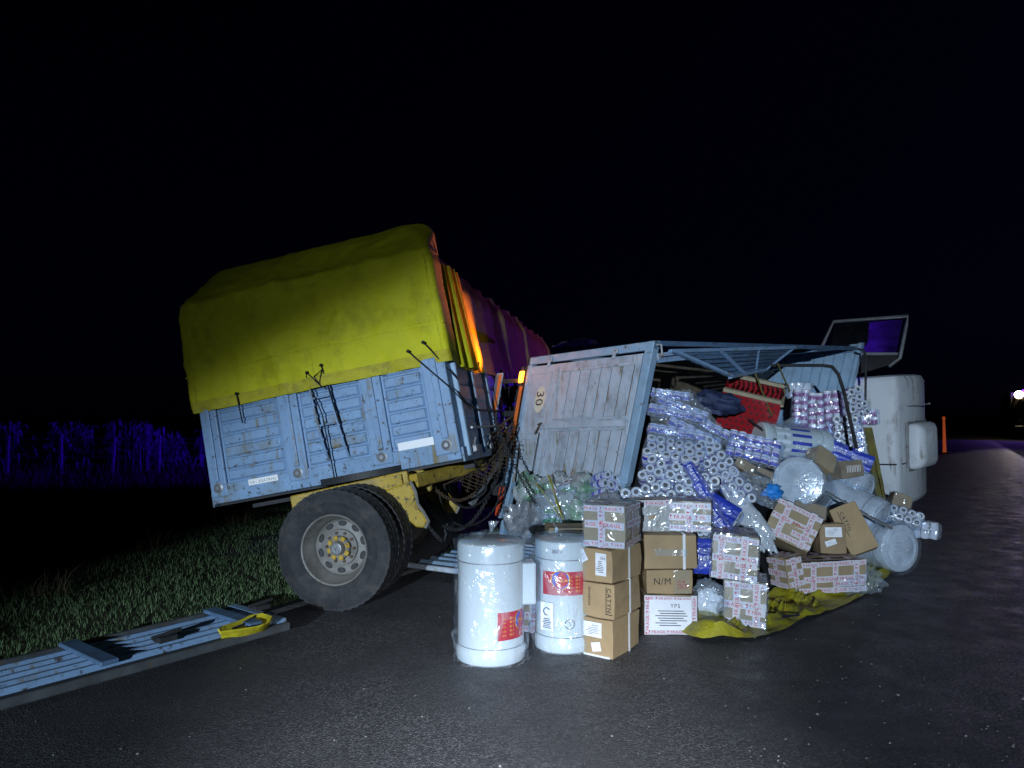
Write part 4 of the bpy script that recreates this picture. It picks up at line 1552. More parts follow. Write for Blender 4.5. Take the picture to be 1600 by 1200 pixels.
# ------------------------------------------------------------------ loose side boards on the ground
def ground_board(name, label, A, Bp, Cp, nrib, cross, th=.05, m='blue', rough_edge=True, z=.03):
    """A-B is the near long edge, A-C the short edge"""
    A, Bp, Cp = Vector(A), Vector(Bp), Vector(Cp)
    ex = (Bp - A)
    L = ex.length
    ex.normalize()
    ey = Cp - A
    ey -= ex * ey.dot(ex)
    Wd = ey.length
    ey.normalize()
    ez = ex.cross(ey)
    M = Matrix(((ex.x, ey.x, ez.x, A.x), (ex.y, ey.y, ez.y, A.y), (ex.z, ey.z, ez.z, A.z), (0, 0, 0, 1)))
    t = thing(name, label, 'truck panel', M)
    B().span(0, L, 0, Wd, 0, th * .5).build('backing_sheet', MAT['dark_steel'], t)
    st = (Wd - .12) / nrib
    for i in range(nrib):
        y = .06 + i * st
        b = B()
        z0, z1 = th * .5, th
        for xx in (.05, L - .05):
            b.add([(xx, y + st * .12, z0), (xx, y + st * .34, z1), (xx, y + st * .58, z1), (xx, y + st * .80, z0)], [])
        b.f = [(0, 1, 5, 4), (1, 2, 6, 5), (2, 3, 7, 6), (3, 2, 1, 0), (4, 5, 6, 7)]
        b.m = [0] * 5
        b.build('rib', MAT[m], t)
    for x in cross:
        B().span(x, x + .11, .02, Wd - .02, th + .002, th + .03).build('cross_rail', MAT['blue_dull'], t, bevel=.006)
    B().span(-.01, L + .01, -.05, .0, -.01, th * .8).build('edge_rail', MAT['edge_grime'], t, bevel=.008)
    B().span(-.01, L + .01, Wd, Wd + .04, -.01, th * .9).build('edge_rail', MAT['edge_grime'], t, bevel=.008)
    B().span(L - .07, L + .012, .0, Wd, th * .5 + .002, th + .012).build('end_rail', MAT['blue_rusty'], t, bevel=.006)
    return t, M, L, Wd


A = G(-330, 1195, .05)
t, MB_, L_, Wd_ = ground_board('loose_side_board', 'long blue ribbed side board lying on the road edge at left', A, G(446, 981, .06), A + (G(388, 953, .05) - G(446, 981, .05)), 5, (.35, 1.35, 2.35), .06, 'blue')
for x, y in ((1.78, .16), (2.62, .35)):
    B().span(x, x + .12, y, y + .1, .065, .1).tube([(x - .03, y + .05, .1), (x + .16, y + .04, .12), (x + .2, y + .12, .08)], .014, n=6).build('latch', MAT['dark_steel'], t)
# yellow ratchet strap on it
def strap(pts, wd, th, m, name, label, cat='strap'):
    pts = [Vector(p) for p in pts]
    o = pts[0]
    b = B()
    vs, fs = [], []
    n = len(pts)
    for i, p in enumerate(pts):
        d = (pts[min(i + 1, n - 1)] - pts[max(i - 1, 0)]).normalized()
        s = d.cross(Vector((0, 0, 1)))
        s = s.normalized() if s.length > .05 else Vector((1, 0, 0))
        s = (s * .55 + Vector((0, 0, 1)) * .8 * (1 if i % 2 else .7)).normalized()
        nn = d.cross(s)
        for a, c_ in ((-1, -1), (1, -1), (1, 1), (-1, 1)):
            vs.append(p - o + s * (a * wd / 2) + nn * (c_ * th / 2))
    for i in range(n - 1):
        for k in range(4):
            k2 = (k + 1) % 4
            fs.append((i * 4 + k, i * 4 + k2, i * 4 + 4 + k2, i * 4 + 4 + k))
    fs += [(3, 2, 1, 0), tuple((n - 1) * 4 + k for k in range(4))]
    ob = b.add(vs, fs).build(name, MAT[m], None, smooth=50, M_world=Matrix.Translation(o))
    return tag(ob, label, cat)


zst = .13
pts = [G(345, 992, zst), G(370, 990, zst), G(400, 984, zst), G(418, 978, zst), G(420, 970, zst), G(408, 966, zst), G(395, 968, zst), G(375, 978, zst), G(352, 985, zst), G(345, 990, zst)]
st1 = strap(pts, .075, .012, 'web_yellow', 'ratchet_strap', 'folded yellow webbing strap on the end of the loose side board')
B().tube([Vector(p) - Vector(pts[0]) for p in (G(352, 986, .12), G(380, 976, .14), G(400, 962, .15), G(420, 955, .15), G(432, 962, .12), G(424, 968, .1))], .009, n=6).build('black_cord', MAT['rope'], st1, smooth=60)

A = G(640, 884, .1)
t2, _, _, _ = ground_board('loose_side_board', 'grey corrugated board lying flat behind the two upright heaters', A, G(800, 905, .1), A + (G(745, 848, .04) - G(640, 880, .04)), 7, (), .05, 'blue_pale')
for i, c_ in enumerate(t2.children):
    if c_.name.startswith('edge_rail'):
        c_.data.materials[0] = MAT['white_door']

# ------------------------------------------------------------------ cargo builders
def place(px, py, d, h, rx=0, ry=0, rz=0):
    """matrix for a thing whose centre sits at that point; its own origin is the middle of its base"""
    Rm = rot(rx, ry, rz)
    c = P(px, py, d)
    return Matrix.Translation(c - (Rm @ Vector((0, 0, h / 2)))) @ Rm


def stand(px, py, rz=0, z=0.0):
    q = G(px, py, z)
    return Matrix.Translation(q) @ rot(0, 0, rz)


class Face:
    """2-D frame on one face of a box: origin in the face's lower left, outward normal"""
    def __init__(self, o, x, y, w, h):
        self.o, self.x, self.y, self.w, self.h = Vector(o), Vector(x), Vector(y), w, h
        self.n = self.x.cross(self.y)

    def at(self, a, c, k=0.0):
        return self.o + self.x * a + self.y * c + self.n * k


def faces(s):
    x, y, z = s[0] / 2, s[1] / 2, s[2]
    return {'front': Face((-x, -y, 0), (1, 0, 0), (0, 0, 1), s[0], z), 'right': Face((x, -y, 0), (0, 1, 0), (0, 0, 1), s[1], z),
            'left': Face((-x, y, 0), (0, -1, 0), (0, 0, 1), s[1], z), 'top': Face((-x, -y, z), (1, 0, 0), (0, 1, 0), s[0], s[1])}


def carton(label, M, s, m='card', name='carton', group=None, tapes=(), rng=None, squash=0.0):
    t = thing(name, label, 'box', M, group)
    x, y, z = s[0] / 2, s[1] / 2, s[2]
    b = B()
    g = random.Random(hash(label) % 9999 if False else sum(map(ord, label)))
    # slightly bulged / uneven body: 3x3 grid per face through a subdivided box
    vs = {}

    def vid(i, j, k):
        if (i, j, k) not in vs:
            p = Vector((-x + 2 * x * i / 2, -y + 2 * y * j / 2, z * k / 2))
            mid = [(1, 0)[v != 1] for v in (i, j, k)]
            c = Vector((0, 0, z / 2))
            bul = .006 * (sum(mid) - 0.6) if sum(mid) else 0
            p = p + (p - c).normalized() * bul + Vector((g.gauss(0, .0035), g.gauss(0, .0035), g.gauss(0, .0035)))
            if k == 2 and squash:
                p.z -= squash * (i / 2)
            vs[(i, j, k)] = (len(b.v), p)
            b.v.append(p)
        return vs[(i, j, k)][0]
    for a in range(2):
        for c in range(2):
            for fc in ([(a, 0, c), (a + 1, 0, c), (a + 1, 0, c + 1), (a, 0, c + 1)], [(a + 1, 2, c), (a, 2, c), (a, 2, c + 1), (a + 1, 2, c + 1)],
                       [(0, a + 1, c), (0, a, c), (0, a, c + 1), (0, a + 1, c + 1)], [(2, a, c), (2, a + 1, c), (2, a + 1, c + 1), (2, a, c + 1)],
                       [(a, c, 2), (a + 1, c, 2), (a + 1, c + 1, 2), (a, c + 1, 2)], [(a, c + 1, 0), (a + 1, c + 1, 0), (a + 1, c, 0), (a, c, 0)]):
                b.f.append(tuple(vid(*q) for q in fc))
                b.m.append(0)
    body = b.build('body', MAT[m], t, bevel=.005, seg=2)
    # flap joint along the top
    B().span(-x, x, -.0015, .0015, z + .004, z + .0075).build('flap_joint', MAT['card_dark'], t)
    return t, faces(s), g


OFF = .0105


def tape_strip(t, F, a, c, length, vert=False, wd=.055, k=0, txt='FRAGIL ^ ', g=None, lift=0.0):
    """printed parcel tape on one face"""
    b = B()
    xd, yd = (F.y, -F.x) if vert else (F.x, F.y)
    o = F.at(a, c, OFF + lift)
    if g:
        an = g.gauss(0, .02)
        xd, yd = xd * math.cos(an) + yd * math.sin(an), yd * math.cos(an) - xd * math.sin(an)
    ph = g.randint(0, 8) if g else 0
    nseg = max(2, int(length / .06))
    vs = []
    for i in range(nseg + 1):
        f = length * i / nseg
        wob = .0015 * math.sin(i * 1.7 + ph)
        vs += [o + xd * f - yd * (wd / 2 + wob), o + xd * f + yd * (wd / 2 - wob)]
    b.add(vs, [(2 * i, 2 * i + 2, 2 * i + 3, 2 * i + 1) for i in range(nseg)], 0)
    s = (txt * 12)[ph:]
    b.text(s, o + xd * .004 - yd * (wd * .26) + F.n * .0012, xd, yd, wd * .52, 1, maxw=length - .008)
    return b.build('tape', [MAT['tape'], MAT['red_print']], t)


def fragil(t, Fs, g, dens=2):
    lift = 0
    for nm in ('front', 'right', 'left', 'top'):
        F = Fs[nm]
        d = dens if nm in ('front', 'top') else dens - 0
        # edge tapes
        for c in (.03, F.h - .03):
            lift += .0003
            tape_strip(t, F, 0, c, F.w, False, .045, g=g, lift=lift)
        tape_strip(t, F, 0, F.h * g.uniform(.42, .58), F.w, False, .055, g=g, lift=lift + .0006)
        for k in range(d):
            a = F.w * ((k + .5) / d + g.uniform(-.06, .06))
            tape_strip(t, F, a, .0, F.h, True, .055, g=g, lift=lift + .0012 + .0006 * k)
        if dens > 1 and nm in ('front', 'top'):
            tape_strip(t, F, F.w * .52, F.h * g.uniform(.25, .35), F.w * .46, False, .05, g=g, lift=lift + .003)


def paper(t, F, a, c, w_, h_, ang=0, lines=6, head='', m='paper', sgn=1, k=0.0, col='grey'):
    b = B()
    ca, sa = math.cos(R(ang)), math.sin(R(ang))
    xd = F.x * ca + F.y * sa
    yd = -F.x * sa + F.y * ca
    o = F.at(a, c, OFF + .001 + k)
    b.grid(lambda u, v: o + xd * (w_ * u) + yd * (h_ * v) + F.n * (.0025 * (1 + nz((u * 4, v * 4, a * 9), 1, 2))), 8, 8, 0)
    oo = o + F.n * .007
    rr = random.Random(int(a * 1000))
    if head:
        b.text(head, oo + xd * (w_ * .5) + yd * (h_ * .74), xd, yd, h_ * .13, 1, maxw=w_ * .5)
    for i in range(lines):
        yy = h_ * (.62 - .55 * i / lines)
        x0 = w_ * rr.uniform(.08, .3)
        x1 = w_ * rr.uniform(.5, .92)
        p = oo + yd * yy
        b.add([p + xd * x0, p + xd * x1, p + xd * x1 + yd * (h_ * .025), p + xd * x0 + yd * (h_ * .025)], [(0, 1, 2, 3)], 1)
    return b.build('paper_label', [MAT[m], MAT['black_print']], t, smooth=60)


def band(t, s, a, axis='x', wd=.018, m='strap', k=.008):
    """strap round the box: front, top and back"""
    x, y, z = s[0] / 2, s[1] / 2, s[2]
    if axis == 'x':
        B().span(a - wd / 2, a + wd / 2, -y - k - .003, -y - k, 0, z + k).build('strap', MAT[m], t)
        B().span(a - wd / 2, a + wd / 2, -y - k - .003, y + k, z + k, z + k + .003).build('strap', MAT[m], t)
    else:
        B().span(x + k, x + k + .003, a - wd / 2, a + wd / 2, 0, z + k).build('strap', MAT[m], t)
        B().span(-x - k, x + k + .003, a - wd / 2, a + wd / 2, z + k, z + k + .003).build('strap', MAT[m], t)


def wrap(t, s, m='film_thin', k=.012, amp=.006):
    """clear wrap round a box"""
    x, y, z = s[0] / 2 + k, s[1] / 2 + k, s[2] + k
    b = B()
    for fn in (lambda u, v: Vector((-x + 2 * x * u, -y, z * v)), lambda u, v: Vector((x, -y + 2 * y * u, z * v)), lambda u, v: Vector((-x, y - 2 * y * u, z * v)),
               lambda u, v: Vector((-x + 2 * x * u, -y + 2 * y * v, z))):
        def f2(u, v, fn=fn):
            p = fn(u, v)
            e = amp * (nz((p.x * 14, p.y * 14, p.z * 14), 1, 3))
            return p + Vector((p.x / x, p.y / y, (p.z / z - .5))) * e
        b.grid(f2, 8, 8)
    return b.build('clear_wrap', MAT[m], t, smooth=80)


def cyl_label(t, r, z0, z1, a0, a1, items, m='label_red', name='product_label', k=.003):
    """curved label patch; items = (text, x frac, z, height, material)"""
    b = B().lathe([(r + k, z0), (r + k, z1)], 14, 0, None, a0, a1)
    mats = [MAT[m]]
    for (s, fx, z, h, mm) in items:
        mats.append(MAT[mm])
        mi = len(mats) - 1
        ac = a0 + (a1 - a0) * fx
        b.text(s, (0, 0, 0), (1, 0, 0), (0, 0, 1), h, mi, center=True,
               warp=lambda x, y: Vector(((r + k + .003) * math.cos(ac + x / r), (r + k + .003) * math.sin(ac + x / r), z + y)))
    return b.build(name, mats, t, smooth=40)


def disc_on(r, ac, z, rad, k, n=20, sx=1.0):
    pts = []
    for i in range(n):
        a = 2 * math.pi * i / n
        xx, yy = rad * math.cos(a) * sx, rad * math.sin(a)
        pts.append(Vector(((r + k) * math.cos(ac + xx / r), (r + k) * math.sin(ac + xx / r), z + yy)))
    return pts


def heater(label, M, r=.215, h=.76, m='enamel', red_at=None, bag=True, knob=False, group='white water heaters', box=None, dial=False, lid=False, logo_fx=.42):
    t = thing('water_heater', label, 'heater', M, group)
    prof = [(0, .0), (r * .96, .0), (r * 1.03, .012), (r * 1.05, .03), (r * 1.05, .085), (r * 1.01, .10), (r, .115), (r, h - .14), (r * 1.005, h - .125), (r * 1.02, h - .12),
            (r * 1.02, h - .03), (r * .99, h - .01), (r * .9, h), (0, h + .004)]
    B().lathe(prof, 48).build('tank', MAT[m], t, smooth=32)
    for z in (.112, h - .128):
        B().lathe([(r * 1.014, z - .003), (r * 1.014, z + .003)], 40).build('joint_band', MAT['grey_steel'], t)
    if red_at is not None:
        a, z0, z1, da = red_at
        its = [('POPULAR', logo_fx, z0 + (z1 - z0) * .55 + .006, .020, 'yellow_print'), ('I I I', logo_fx, z0 + .02, .022, 'white_print')]
        for k in range(5):
            its.append(('llll il', .8 if logo_fx < .6 else .45, z0 + (z1 - z0) * (.15 + .15 * k), .014, 'yellow_print'))
            its.append(('ii lii', .64 if logo_fx < .6 else .2, z0 + (z1 - z0) * (.15 + .15 * k), .012, 'yellow_print'))
        lb = cyl_label(t, r, z0, z1, a - da, a + da, its)
        ac = a - da + 2 * da * logo_fx
        for kk, (rad, mm, sx_) in enumerate(((.066, 'yellow_print', 1.0), (.060, 'blue_print', 1.0), (.026, 'label_red', 3.3))):
            pts = disc_on(r, ac, z0 + (z1 - z0) * .55 + .017, rad, .0035 + .0004 * kk, 24, sx_)
            B().add(pts, [tuple(range(24))]).build('logo', MAT[mm], lb)
    if box is not None:
        a, z0, z1, d_, w_ = box
        Mb = Matrix.Rotation(a, 4, 'Z')
        b = B()
        b.prism([(-w_ / 2, z0), (w_ / 2, z0), (w_ / 2, z1), (-w_ / 2, z1)], -r - d_, -r + .03, 0, Mb @ Matrix.Rotation(math.pi / 2, 4, 'Z'))
        b.build('control_box', MAT['enamel'], t, bevel=.015, seg=2)
    if dial:
        a, z = dial
        Mb = Matrix.Translation(Vector((r * math.cos(a), r * math.sin(a), z))) @ axis_to((math.cos(a), math.sin(a), 0))
        dl = B().lathe([(.034, -.01), (.034, .012), (.028, .016), (0, .016)], 24, M=Mb).build('thermometer', MAT['enamel'], t, smooth=30)
        B().lathe([(.029, .0165), (.032, .018), (.034, .0165)], 24, M=Mb).build('dial_ring', MAT['black_plastic'], dl, smooth=30)
        B().box(Mb @ Vector((0, .005, .018)), (.003, .003, .03), 0, Mb.to_3x3().to_4x4() @ rot(90, 20)).build('needle', MAT['black_print'], dl)
    if bag:
        def bf(u, v):
            a = 2 * math.pi * u
            if v < .8:
                rr = r * 1.06 + .006
                z = .004 + (h + .0) * v / .8
            else:
                f = (v - .8) / .2
                rr = (r * 1.06 + .006) * (1 - f) ** .8 + .012
                z = h + .012 + .055 * f ** 2
            am = .012 + .02 * max(0, (v - .6)) + (.018 if v < .18 else 0)
            if box is not None:
                da = (a - box[0] + math.pi) % (2 * math.pi) - math.pi
                rr += (box[3] + .012) * math.exp(-(da / .55) ** 2) * sm(.12, .42, v) * (1 - .55 * sm(.72, .9, v))
            rr += .008 * crease((math.cos(a) * 2.2, math.sin(a) * 2.2, v * 3.2), 1.6)
            rr += am * (nz((math.cos(a) * 3, math.sin(a) * 3, v * 5), 1, 3)) + .006
            return Vector((rr * math.cos(a), rr * math.sin(a), z))
        bg_ = B().grid(bf, 72, 44).build('plastic_bag', MAT['film_bag'], t, smooth=80)
        if knob:
            def tuft(u, v):
                a = 2 * math.pi * u
                rr = .012 + .05 * v * (1 + .5 * math.sin(3 * a))
                return Vector((rr * math.cos(a) * .5 + .02 * v, rr * math.sin(a) * .3, h + .05 + .07 * v))
            B().grid(tuft, 18, 6).build('bag_knot', MAT['film'], bg_, smooth=80)
    # pressed lid: a ring and ribs
    if not lid:
        return t
    B().lathe([(r * .74, h + .0005), (r * .75, h + .009), (r * .79, h + .009), (r * .80, h + .0005)], 40).build('lid_ring', MAT[m], t, smooth=30)
    for k in range(4):
        B().box((0, -.06 + .04 * k, h + .006), (r * (1.0 - .25 * abs(k - 1.5)), .012, .008)).build('lid_rib', MAT[m], t, bevel=.003)
    return t


RR, RL = .044, .090
def roll_mesh(sm_):
    b = B()
    n = 14
    b.lathe([(RR, -RL / 2 + .004), (RR, RL / 2 - .004)], n, 0)
    for s in (-1, 1):
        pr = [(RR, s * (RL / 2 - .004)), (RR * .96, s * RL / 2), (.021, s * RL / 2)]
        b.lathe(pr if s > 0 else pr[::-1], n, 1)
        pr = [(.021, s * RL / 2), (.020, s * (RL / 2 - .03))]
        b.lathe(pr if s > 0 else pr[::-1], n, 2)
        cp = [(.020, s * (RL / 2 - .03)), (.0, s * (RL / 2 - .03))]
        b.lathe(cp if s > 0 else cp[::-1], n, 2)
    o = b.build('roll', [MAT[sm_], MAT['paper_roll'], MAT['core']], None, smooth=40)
    me = o.data
    bpy.data.objects.remove(o, do_unlink=True)
    return me


ROLL = {k: roll_mesh(k) for k in ('wrap_blue', 'wrap_purple', 'wrap_green', 'paper_roll')}


def tp_pack(label, M, nx, ny, nz_, kind='wrap_blue', axis='y', group=None, film=True, jig=.004, sheet=None, seed=0):
    """pack of toilet rolls. axis = roll axis in the pack's frame. nx, ny, nz_ rolls along the pack's x, y, z"""
    t = thing('toilet_roll_pack', label, 'toilet paper', M, group)
    g = random.Random(seed + sum(map(ord, label)))
    P_ = RR * 2.02
    stp = {'x': (RL * 1.02, P_, P_), 'y': (P_, RL * 1.02, P_), 'z': (P_, P_, RL * 1.02)}[axis]
    Rl = {'x': Matrix.Rotation(R(90), 4, 'Y'), 'y': Matrix.Rotation(R(90), 4, 'X'), 'z': Matrix.Identity(4)}[axis]
    S = (nx * stp[0], ny * stp[1], nz_ * stp[2])
    for i in range(nx):
        for j in range(ny):
            for k in range(nz_):
                # rolls wholly inside the block cannot be seen
                if 0 < i < nx - 1 and 0 < j < ny - 1 and 0 < k < nz_ - 1:
                    continue
                if j == ny - 1 and ny > 2:
                    continue
                o = bpy.data.objects.new('roll', ROLL[kind])
                COL.objects.link(o)
                o.parent = t
                off = stp[0] * .25 * (k % 2) if axis == 'y' and jig else 0
                o.matrix_local = Matrix.Translation(Vector(((i + .5) * stp[0] - S[0] / 2 + off - stp[0] * .125 + g.gauss(0, jig), (j + .5) * stp[1] - S[1] / 2 + g.gauss(0, jig), (k + .5) * stp[2] + g.gauss(0, jig * .4)))) @ \
                    Rl @ Matrix.Rotation(g.uniform(0, 6.28), 4, 'Z') @ rot(g.gauss(0, 3.5), g.gauss(0, 3.5), 0) @ Matrix.Diagonal((g.uniform(.88, 1.04), g.uniform(.96, 1.06), g.uniform(.95, 1.03), 1))
    if film:
        x, y, z = S[0] / 2 + .010, S[1] / 2 + .008, S[2]
        b = B()

        def blob(u, v):
            a = 2 * math.pi * u
            e = .35
            ca, sa = math.cos(a), math.sin(a)
            cx = math.copysign(abs(ca) ** e, ca) * (x + .01)
            cy = math.copysign(abs(sa) ** e, sa) * (y + .01)
            f = -1 + 2 * v
            rr = (1 - abs(f) ** 8) ** .3 if abs(f) < 1 else 0
            am = 1 + .05 * nz((ca * 3 + seed, sa * 3, f * 3), 1, 3)
            return Vector((cx * rr * am, cy * rr * am, z / 2 + (z / 2 + .008) * math.copysign(abs(f) ** .8, f)))
        b.grid(blob, 40, 14).build('plastic_wrap', MAT['film_pack'], t, smooth=70)
    if sheet:
        # printed side of the bag: scalloped over the rolls, with the brand script
        side, txt = sheet
        mats = [MAT['blue_bag'], MAT['white_print']]
        b = B()
        if side == 'right':
            w_ = S[1]
            f3 = lambda u, v: Vector((S[0] / 2 + .004 + .018 * abs(math.sin(math.pi * (v * nz_))), -w_ / 2 + w_ * u, S[2] * v))
        else:
            w_ = S[0]
            f3 = lambda u, v: Vector((-w_ / 2 + w_ * u, -S[1] / 2 - .006 - .016 * abs(math.sin(math.pi * (v * nz_))), S[2] * v))
        b.grid(f3, 6, nz_ * 6, 0)
        n_ = max(1, nz_ // 2)
        for q in range(n_):
            zz_ = S[2] * (q + .5) / n_
            if side == 'right':
                b.text(txt, (S[0] / 2 + .028, -w_ * .30, zz_ - .012), (0, 1, 0), (0, 0, 1), .03, 1, maxw=w_ * .8)
            else:
                b.text(txt, (-w_ * .42, -S[1] / 2 - .027, zz_ - .018), (1, 0, 0), (0, 0, 1), min(.034, w_ * .14), 1, maxw=w_ * .9)
        b.build('printed_wrapper', mats, t, smooth=60)
    return t


def crumple(name, label, c, size, m, cat, seed=0, amp=.35, n=(26, 16), M=None):
    """crumpled film or cloth lump"""
    def f(u, v):
        a = 2 * math.pi * u
        p = math.pi * v
        d = Vector((math.cos(a) * math.sin(p), math.sin(a) * math.sin(p), math.cos(p)))
        k = 1 + amp * (nz(tuple(d * 1.6 + Vector((seed, 0, 0))), 1, 3) + .5 * abs(nz(tuple(d * 4 + Vector((0, seed, 0))), 1, 3)))
        return Vector((d.x * size[0] * k, d.y * size[1] * k, d.z * size[2] * k))
    MM = Matrix.Translation(c) if M is None else M
    ob = B().grid(f, *n).build(name, MAT[m], None, smooth=50, M_world=MM)
    return tag(ob, label, cat)

# ------------------------------------------------------------------ the two upright heaters
A0 = -math.pi / 2
h1 = heater('white water heater in a knotted plastic bag, left of the upright pair', stand(767, 1026, 0), .225, .79, 'enamel', (A0 + .72, .17, .35, .50), True, True, logo_fx=.86,
            box=(0.10, .36, .64, .075, .17))
h2 = heater('white water heater with large red label and dial, right of the upright pair', stand(881, 1009, 0), .200, .765, 'enamel', (A0 - .05, .40, .56, .80), True, False,
            dial=(A0 + .12, .21))
F = B().span(-.05, .05, -.014, .0, .0, .19)
pf = F.build('leaflet', MAT['paper'], h2, M=Matrix.Rotation(-.62, 4, 'Z') @ Matrix.Translation(Vector((0, -.207, .16))))
bb = B()
for k in range(6):
    bb.box((0, -.0155, .02 + .012 * k), (.07 - .01 * (k % 3), .001, .005), 0)
bb.tube([Vector((.025 * math.cos(a * .5), -.016, .13 + .025 * math.sin(a * .5))) for a in range(1, 11)], .003, n=4)
bb.build('leaflet_print', MAT['black_print'], pf, M=Matrix.Rotation(-.62, 4, 'Z') @ Matrix.Translation(Vector((0, -.207, .16))))
sk = B().lathe([(.2075, .685), (.2075, .71)], 6, 0, None, A0 - .45, A0 - .12).build('sticker', MAT['grey_steel'], h2)

# ------------------------------------------------------------------ box tower right of the heaters
TG = 'cartons stacked on the road'
sA = (.235, .40, .255)
bx = G(962, 1030)
RZ = -24
zt = 0.0
specs = [((.235, .40, .25), 'brown carton with a torn white label, lowest of the stack beside the heaters', -36, (0, 0)),
         ((.25, .40, .225), 'brown carton printed CATYN sideways, second from the ground beside the heaters', -35, (0, .0)),
         ((.245, .41, .22), 'brown carton with two white labels directly under the taped box beside heaters', -38, (.005, .0)),
         ((.29, .36, .285), 'fragile-taped carton on top of the stack beside the heaters', -25, (.01, 0))]
tw = []
for s, lab, rz, off in specs:
    M = Matrix.Translation(Vector((bx.x + off[0], bx.y + .22 + off[1], zt))) @ rot(0, 0, rz)
    t, Fs, g = carton(lab, M, s, 'card_wrap' if 'fragile' in lab else 'card', group=TG)
    zt += s[2] + .012
    tw.append((t, Fs, g, s))
t, Fs, g, s = tw[0]
paper(t, Fs['front'], .02, .13, .14, .1, 0, 5, 'Gitne')
paper(t, Fs['front'], .09, .03, .07, .06, 12, 0)
band(t, s, .03, 'y')
t, Fs, g, s = tw[1]
Fr = Fs['front']
b = B()
b.text('CATYN', Fr.at(.205, .205, OFF + .002), -Fr.y, Fr.x, .03, 0, maxw=.2)
for (a0, a1, c0, c1) in ((.195, .245, .03, .035), (.195, .2, .03, .21)):
    b.add([Fr.at(a0, c0, OFF + .002), Fr.at(a1, c0, OFF + .002), Fr.at(a1, c1, OFF + .002), Fr.at(a0, c1, OFF + .002)], [(0, 1, 2, 3)])
b.text('ERHHERER', Fr.at(.06, .2, OFF + .002), -Fr.y, Fr.x, .018, 0, maxw=.15)
b.build('print', MAT['black_print'], t)
band(t, s, .03, 'y')
t, Fs, g, s = tw[2]
paper(t, Fs['front'], .125, .05, .085, .15, 0, 7, 'Gitne')
paper(t, Fs['front'], .02, .12, .055, .08, 30, 4)
band(t, s, .02, 'y')
t, Fs, g, s = tw[3]
for nm in ('front', 'right', 'top'):
    F = Fs[nm]
    for c_ in (.025, F.h - .02):
        tape_strip(t, F, 0, c_, F.w, False, .04, g=g)
    tape_strip(t, F, F.w * .45, 0, F.h, True, .05, g=g, lift=.0012)
    if nm != 'top':
        tape_strip(t, F, 0.01, F.h * .56, F.w * .97, False, .05, g=g, lift=.0006)
wrap(t, s)
B().span(-.1, .1, -.21, -.2, 0, .012).build('torn_tape', MAT['strap'], tw[0][0])

# second column: label box, N/M box, strapped box, then two on top
bx = G(1050, 992)
c1 = [((.385, .34, .29), 'carton with a big white sheet of paper and fragile tape, under the N/M box', -3, 'card_wrap'),
      ((.345, .33, .175), 'brown carton marked N/M in the middle of its stack', 2, 'card'),
      ((.39, .36, .25), 'wide brown carton with one white strap, above the N/M box', -2, 'card')]
zt = 0
cc = []
for s, lab, rz, m in c1:
    M = Matrix.Translation(Vector((bx.x + (-.015 if s[2] < .2 else 0), bx.y + .18, zt))) @ rot(0, 0, rz)
    t, Fs, g = carton(lab, M, s, m, group=TG)
    zt += s[2] + .01
    cc.append((t, Fs, g, s))
t, Fs, g, s = cc[0]
for c_ in (.02, .27):
    tape_strip(t, Fs['front'], 0, c_, .385, False, .04, g=g)
for a_ in (.02, .365):
    tape_strip(t, Fs['front'], a_, 0, .29, True, .045, g=g, lift=.0006)
tape_strip(t, Fs['right'], .0, .15, .34, False, .05, g=g)
tape_strip(t, Fs['right'], .1, .0, .29, True, .05, g=g, lift=.0006)
paper(t, Fs['front'], .035, .035, .31, .225, 0, 7, 'YPS', k=.001)
t, Fs, g, s = cc[1]
Fr = Fs['front']
b = B()
b.text('N/M', Fr.at(.05, .07, OFF + .002), Fr.x, Fr.y, .048, 0)
b.build('print', MAT['black_print'], t)
b = B()
for k in range(14):
    a_, c_ = .225 + .016 * (k % 5) + g.uniform(-.004, .004), .04 + .022 * (k // 5)
    b.add([Fr.at(a_, c_, OFF + .002), Fr.at(a_ + .011, c_, OFF + .002), Fr.at(a_ + .009, c_ + .014, OFF + .002)], [(0, 1, 2)])
b.build('handling_marks', MAT['red_print'], t)
B().grid(lambda u, v: Fr.at(.2 + .12 * u, .0 + .175 * v, OFF + .003), 3, 3).build('clear_tape', MAT['film_thin'], t)
t, Fs, g, s = cc[2]
band(t, s, .10, 'x', .02)
Fr = Fs['front']
B().grid(lambda u, v: Fr.at(.08 + .24 * u, .1 + .05 * v, OFF + .002 + .001 * nz((u * 9, v * 9, 0))), 10, 4).build('clear_tape', MAT['film'], t, smooth=60)
ztop = zt
# the two taped parcels on top, slightly behind
tops = [((.30, .22, .235), 1017, 'silver film-wrapped parcel with fragile tape along its edge, on the N/M stack', 2, -.115),
        ((.31, .30, .225), 1083, 'low fragile-taped carton at the right on top of the N/M stack', -14, .20)]
for s, px, lab, rz, dx in tops:
    M = Matrix.Translation(Vector((bx.x + dx, bx.y + .24, ztop))) @ rot(0, 0, rz)
    if 'silver' in lab:
        t, Fs, g = carton(lab, M, s, 'card_wrap', 'parcel', TG)
        B().grid(lambda u, v: Fs['front'].at(.02 + .26 * u, .0 + .2 * v, OFF + .004 + .012 * nz((u * 5, v * 5, 2), 1, 3)), 20, 16).build('silver_film', MAT['film_milky'], t, smooth=40)
        tape_strip(t, Fs['front'], 0, .21, .3, False, .045, g=g)
        tape_strip(t, Fs['top'], 0, .03, .3, False, .045, g=g)
        tape_strip(t, Fs['right'], .05, .0, .235, True, .05, g=g)
    else:
        t, Fs, g = carton(lab, M, s, 'card_wrap', 'carton', TG)
        fragil(t, Fs, g, 1)
        wrap(t, s)

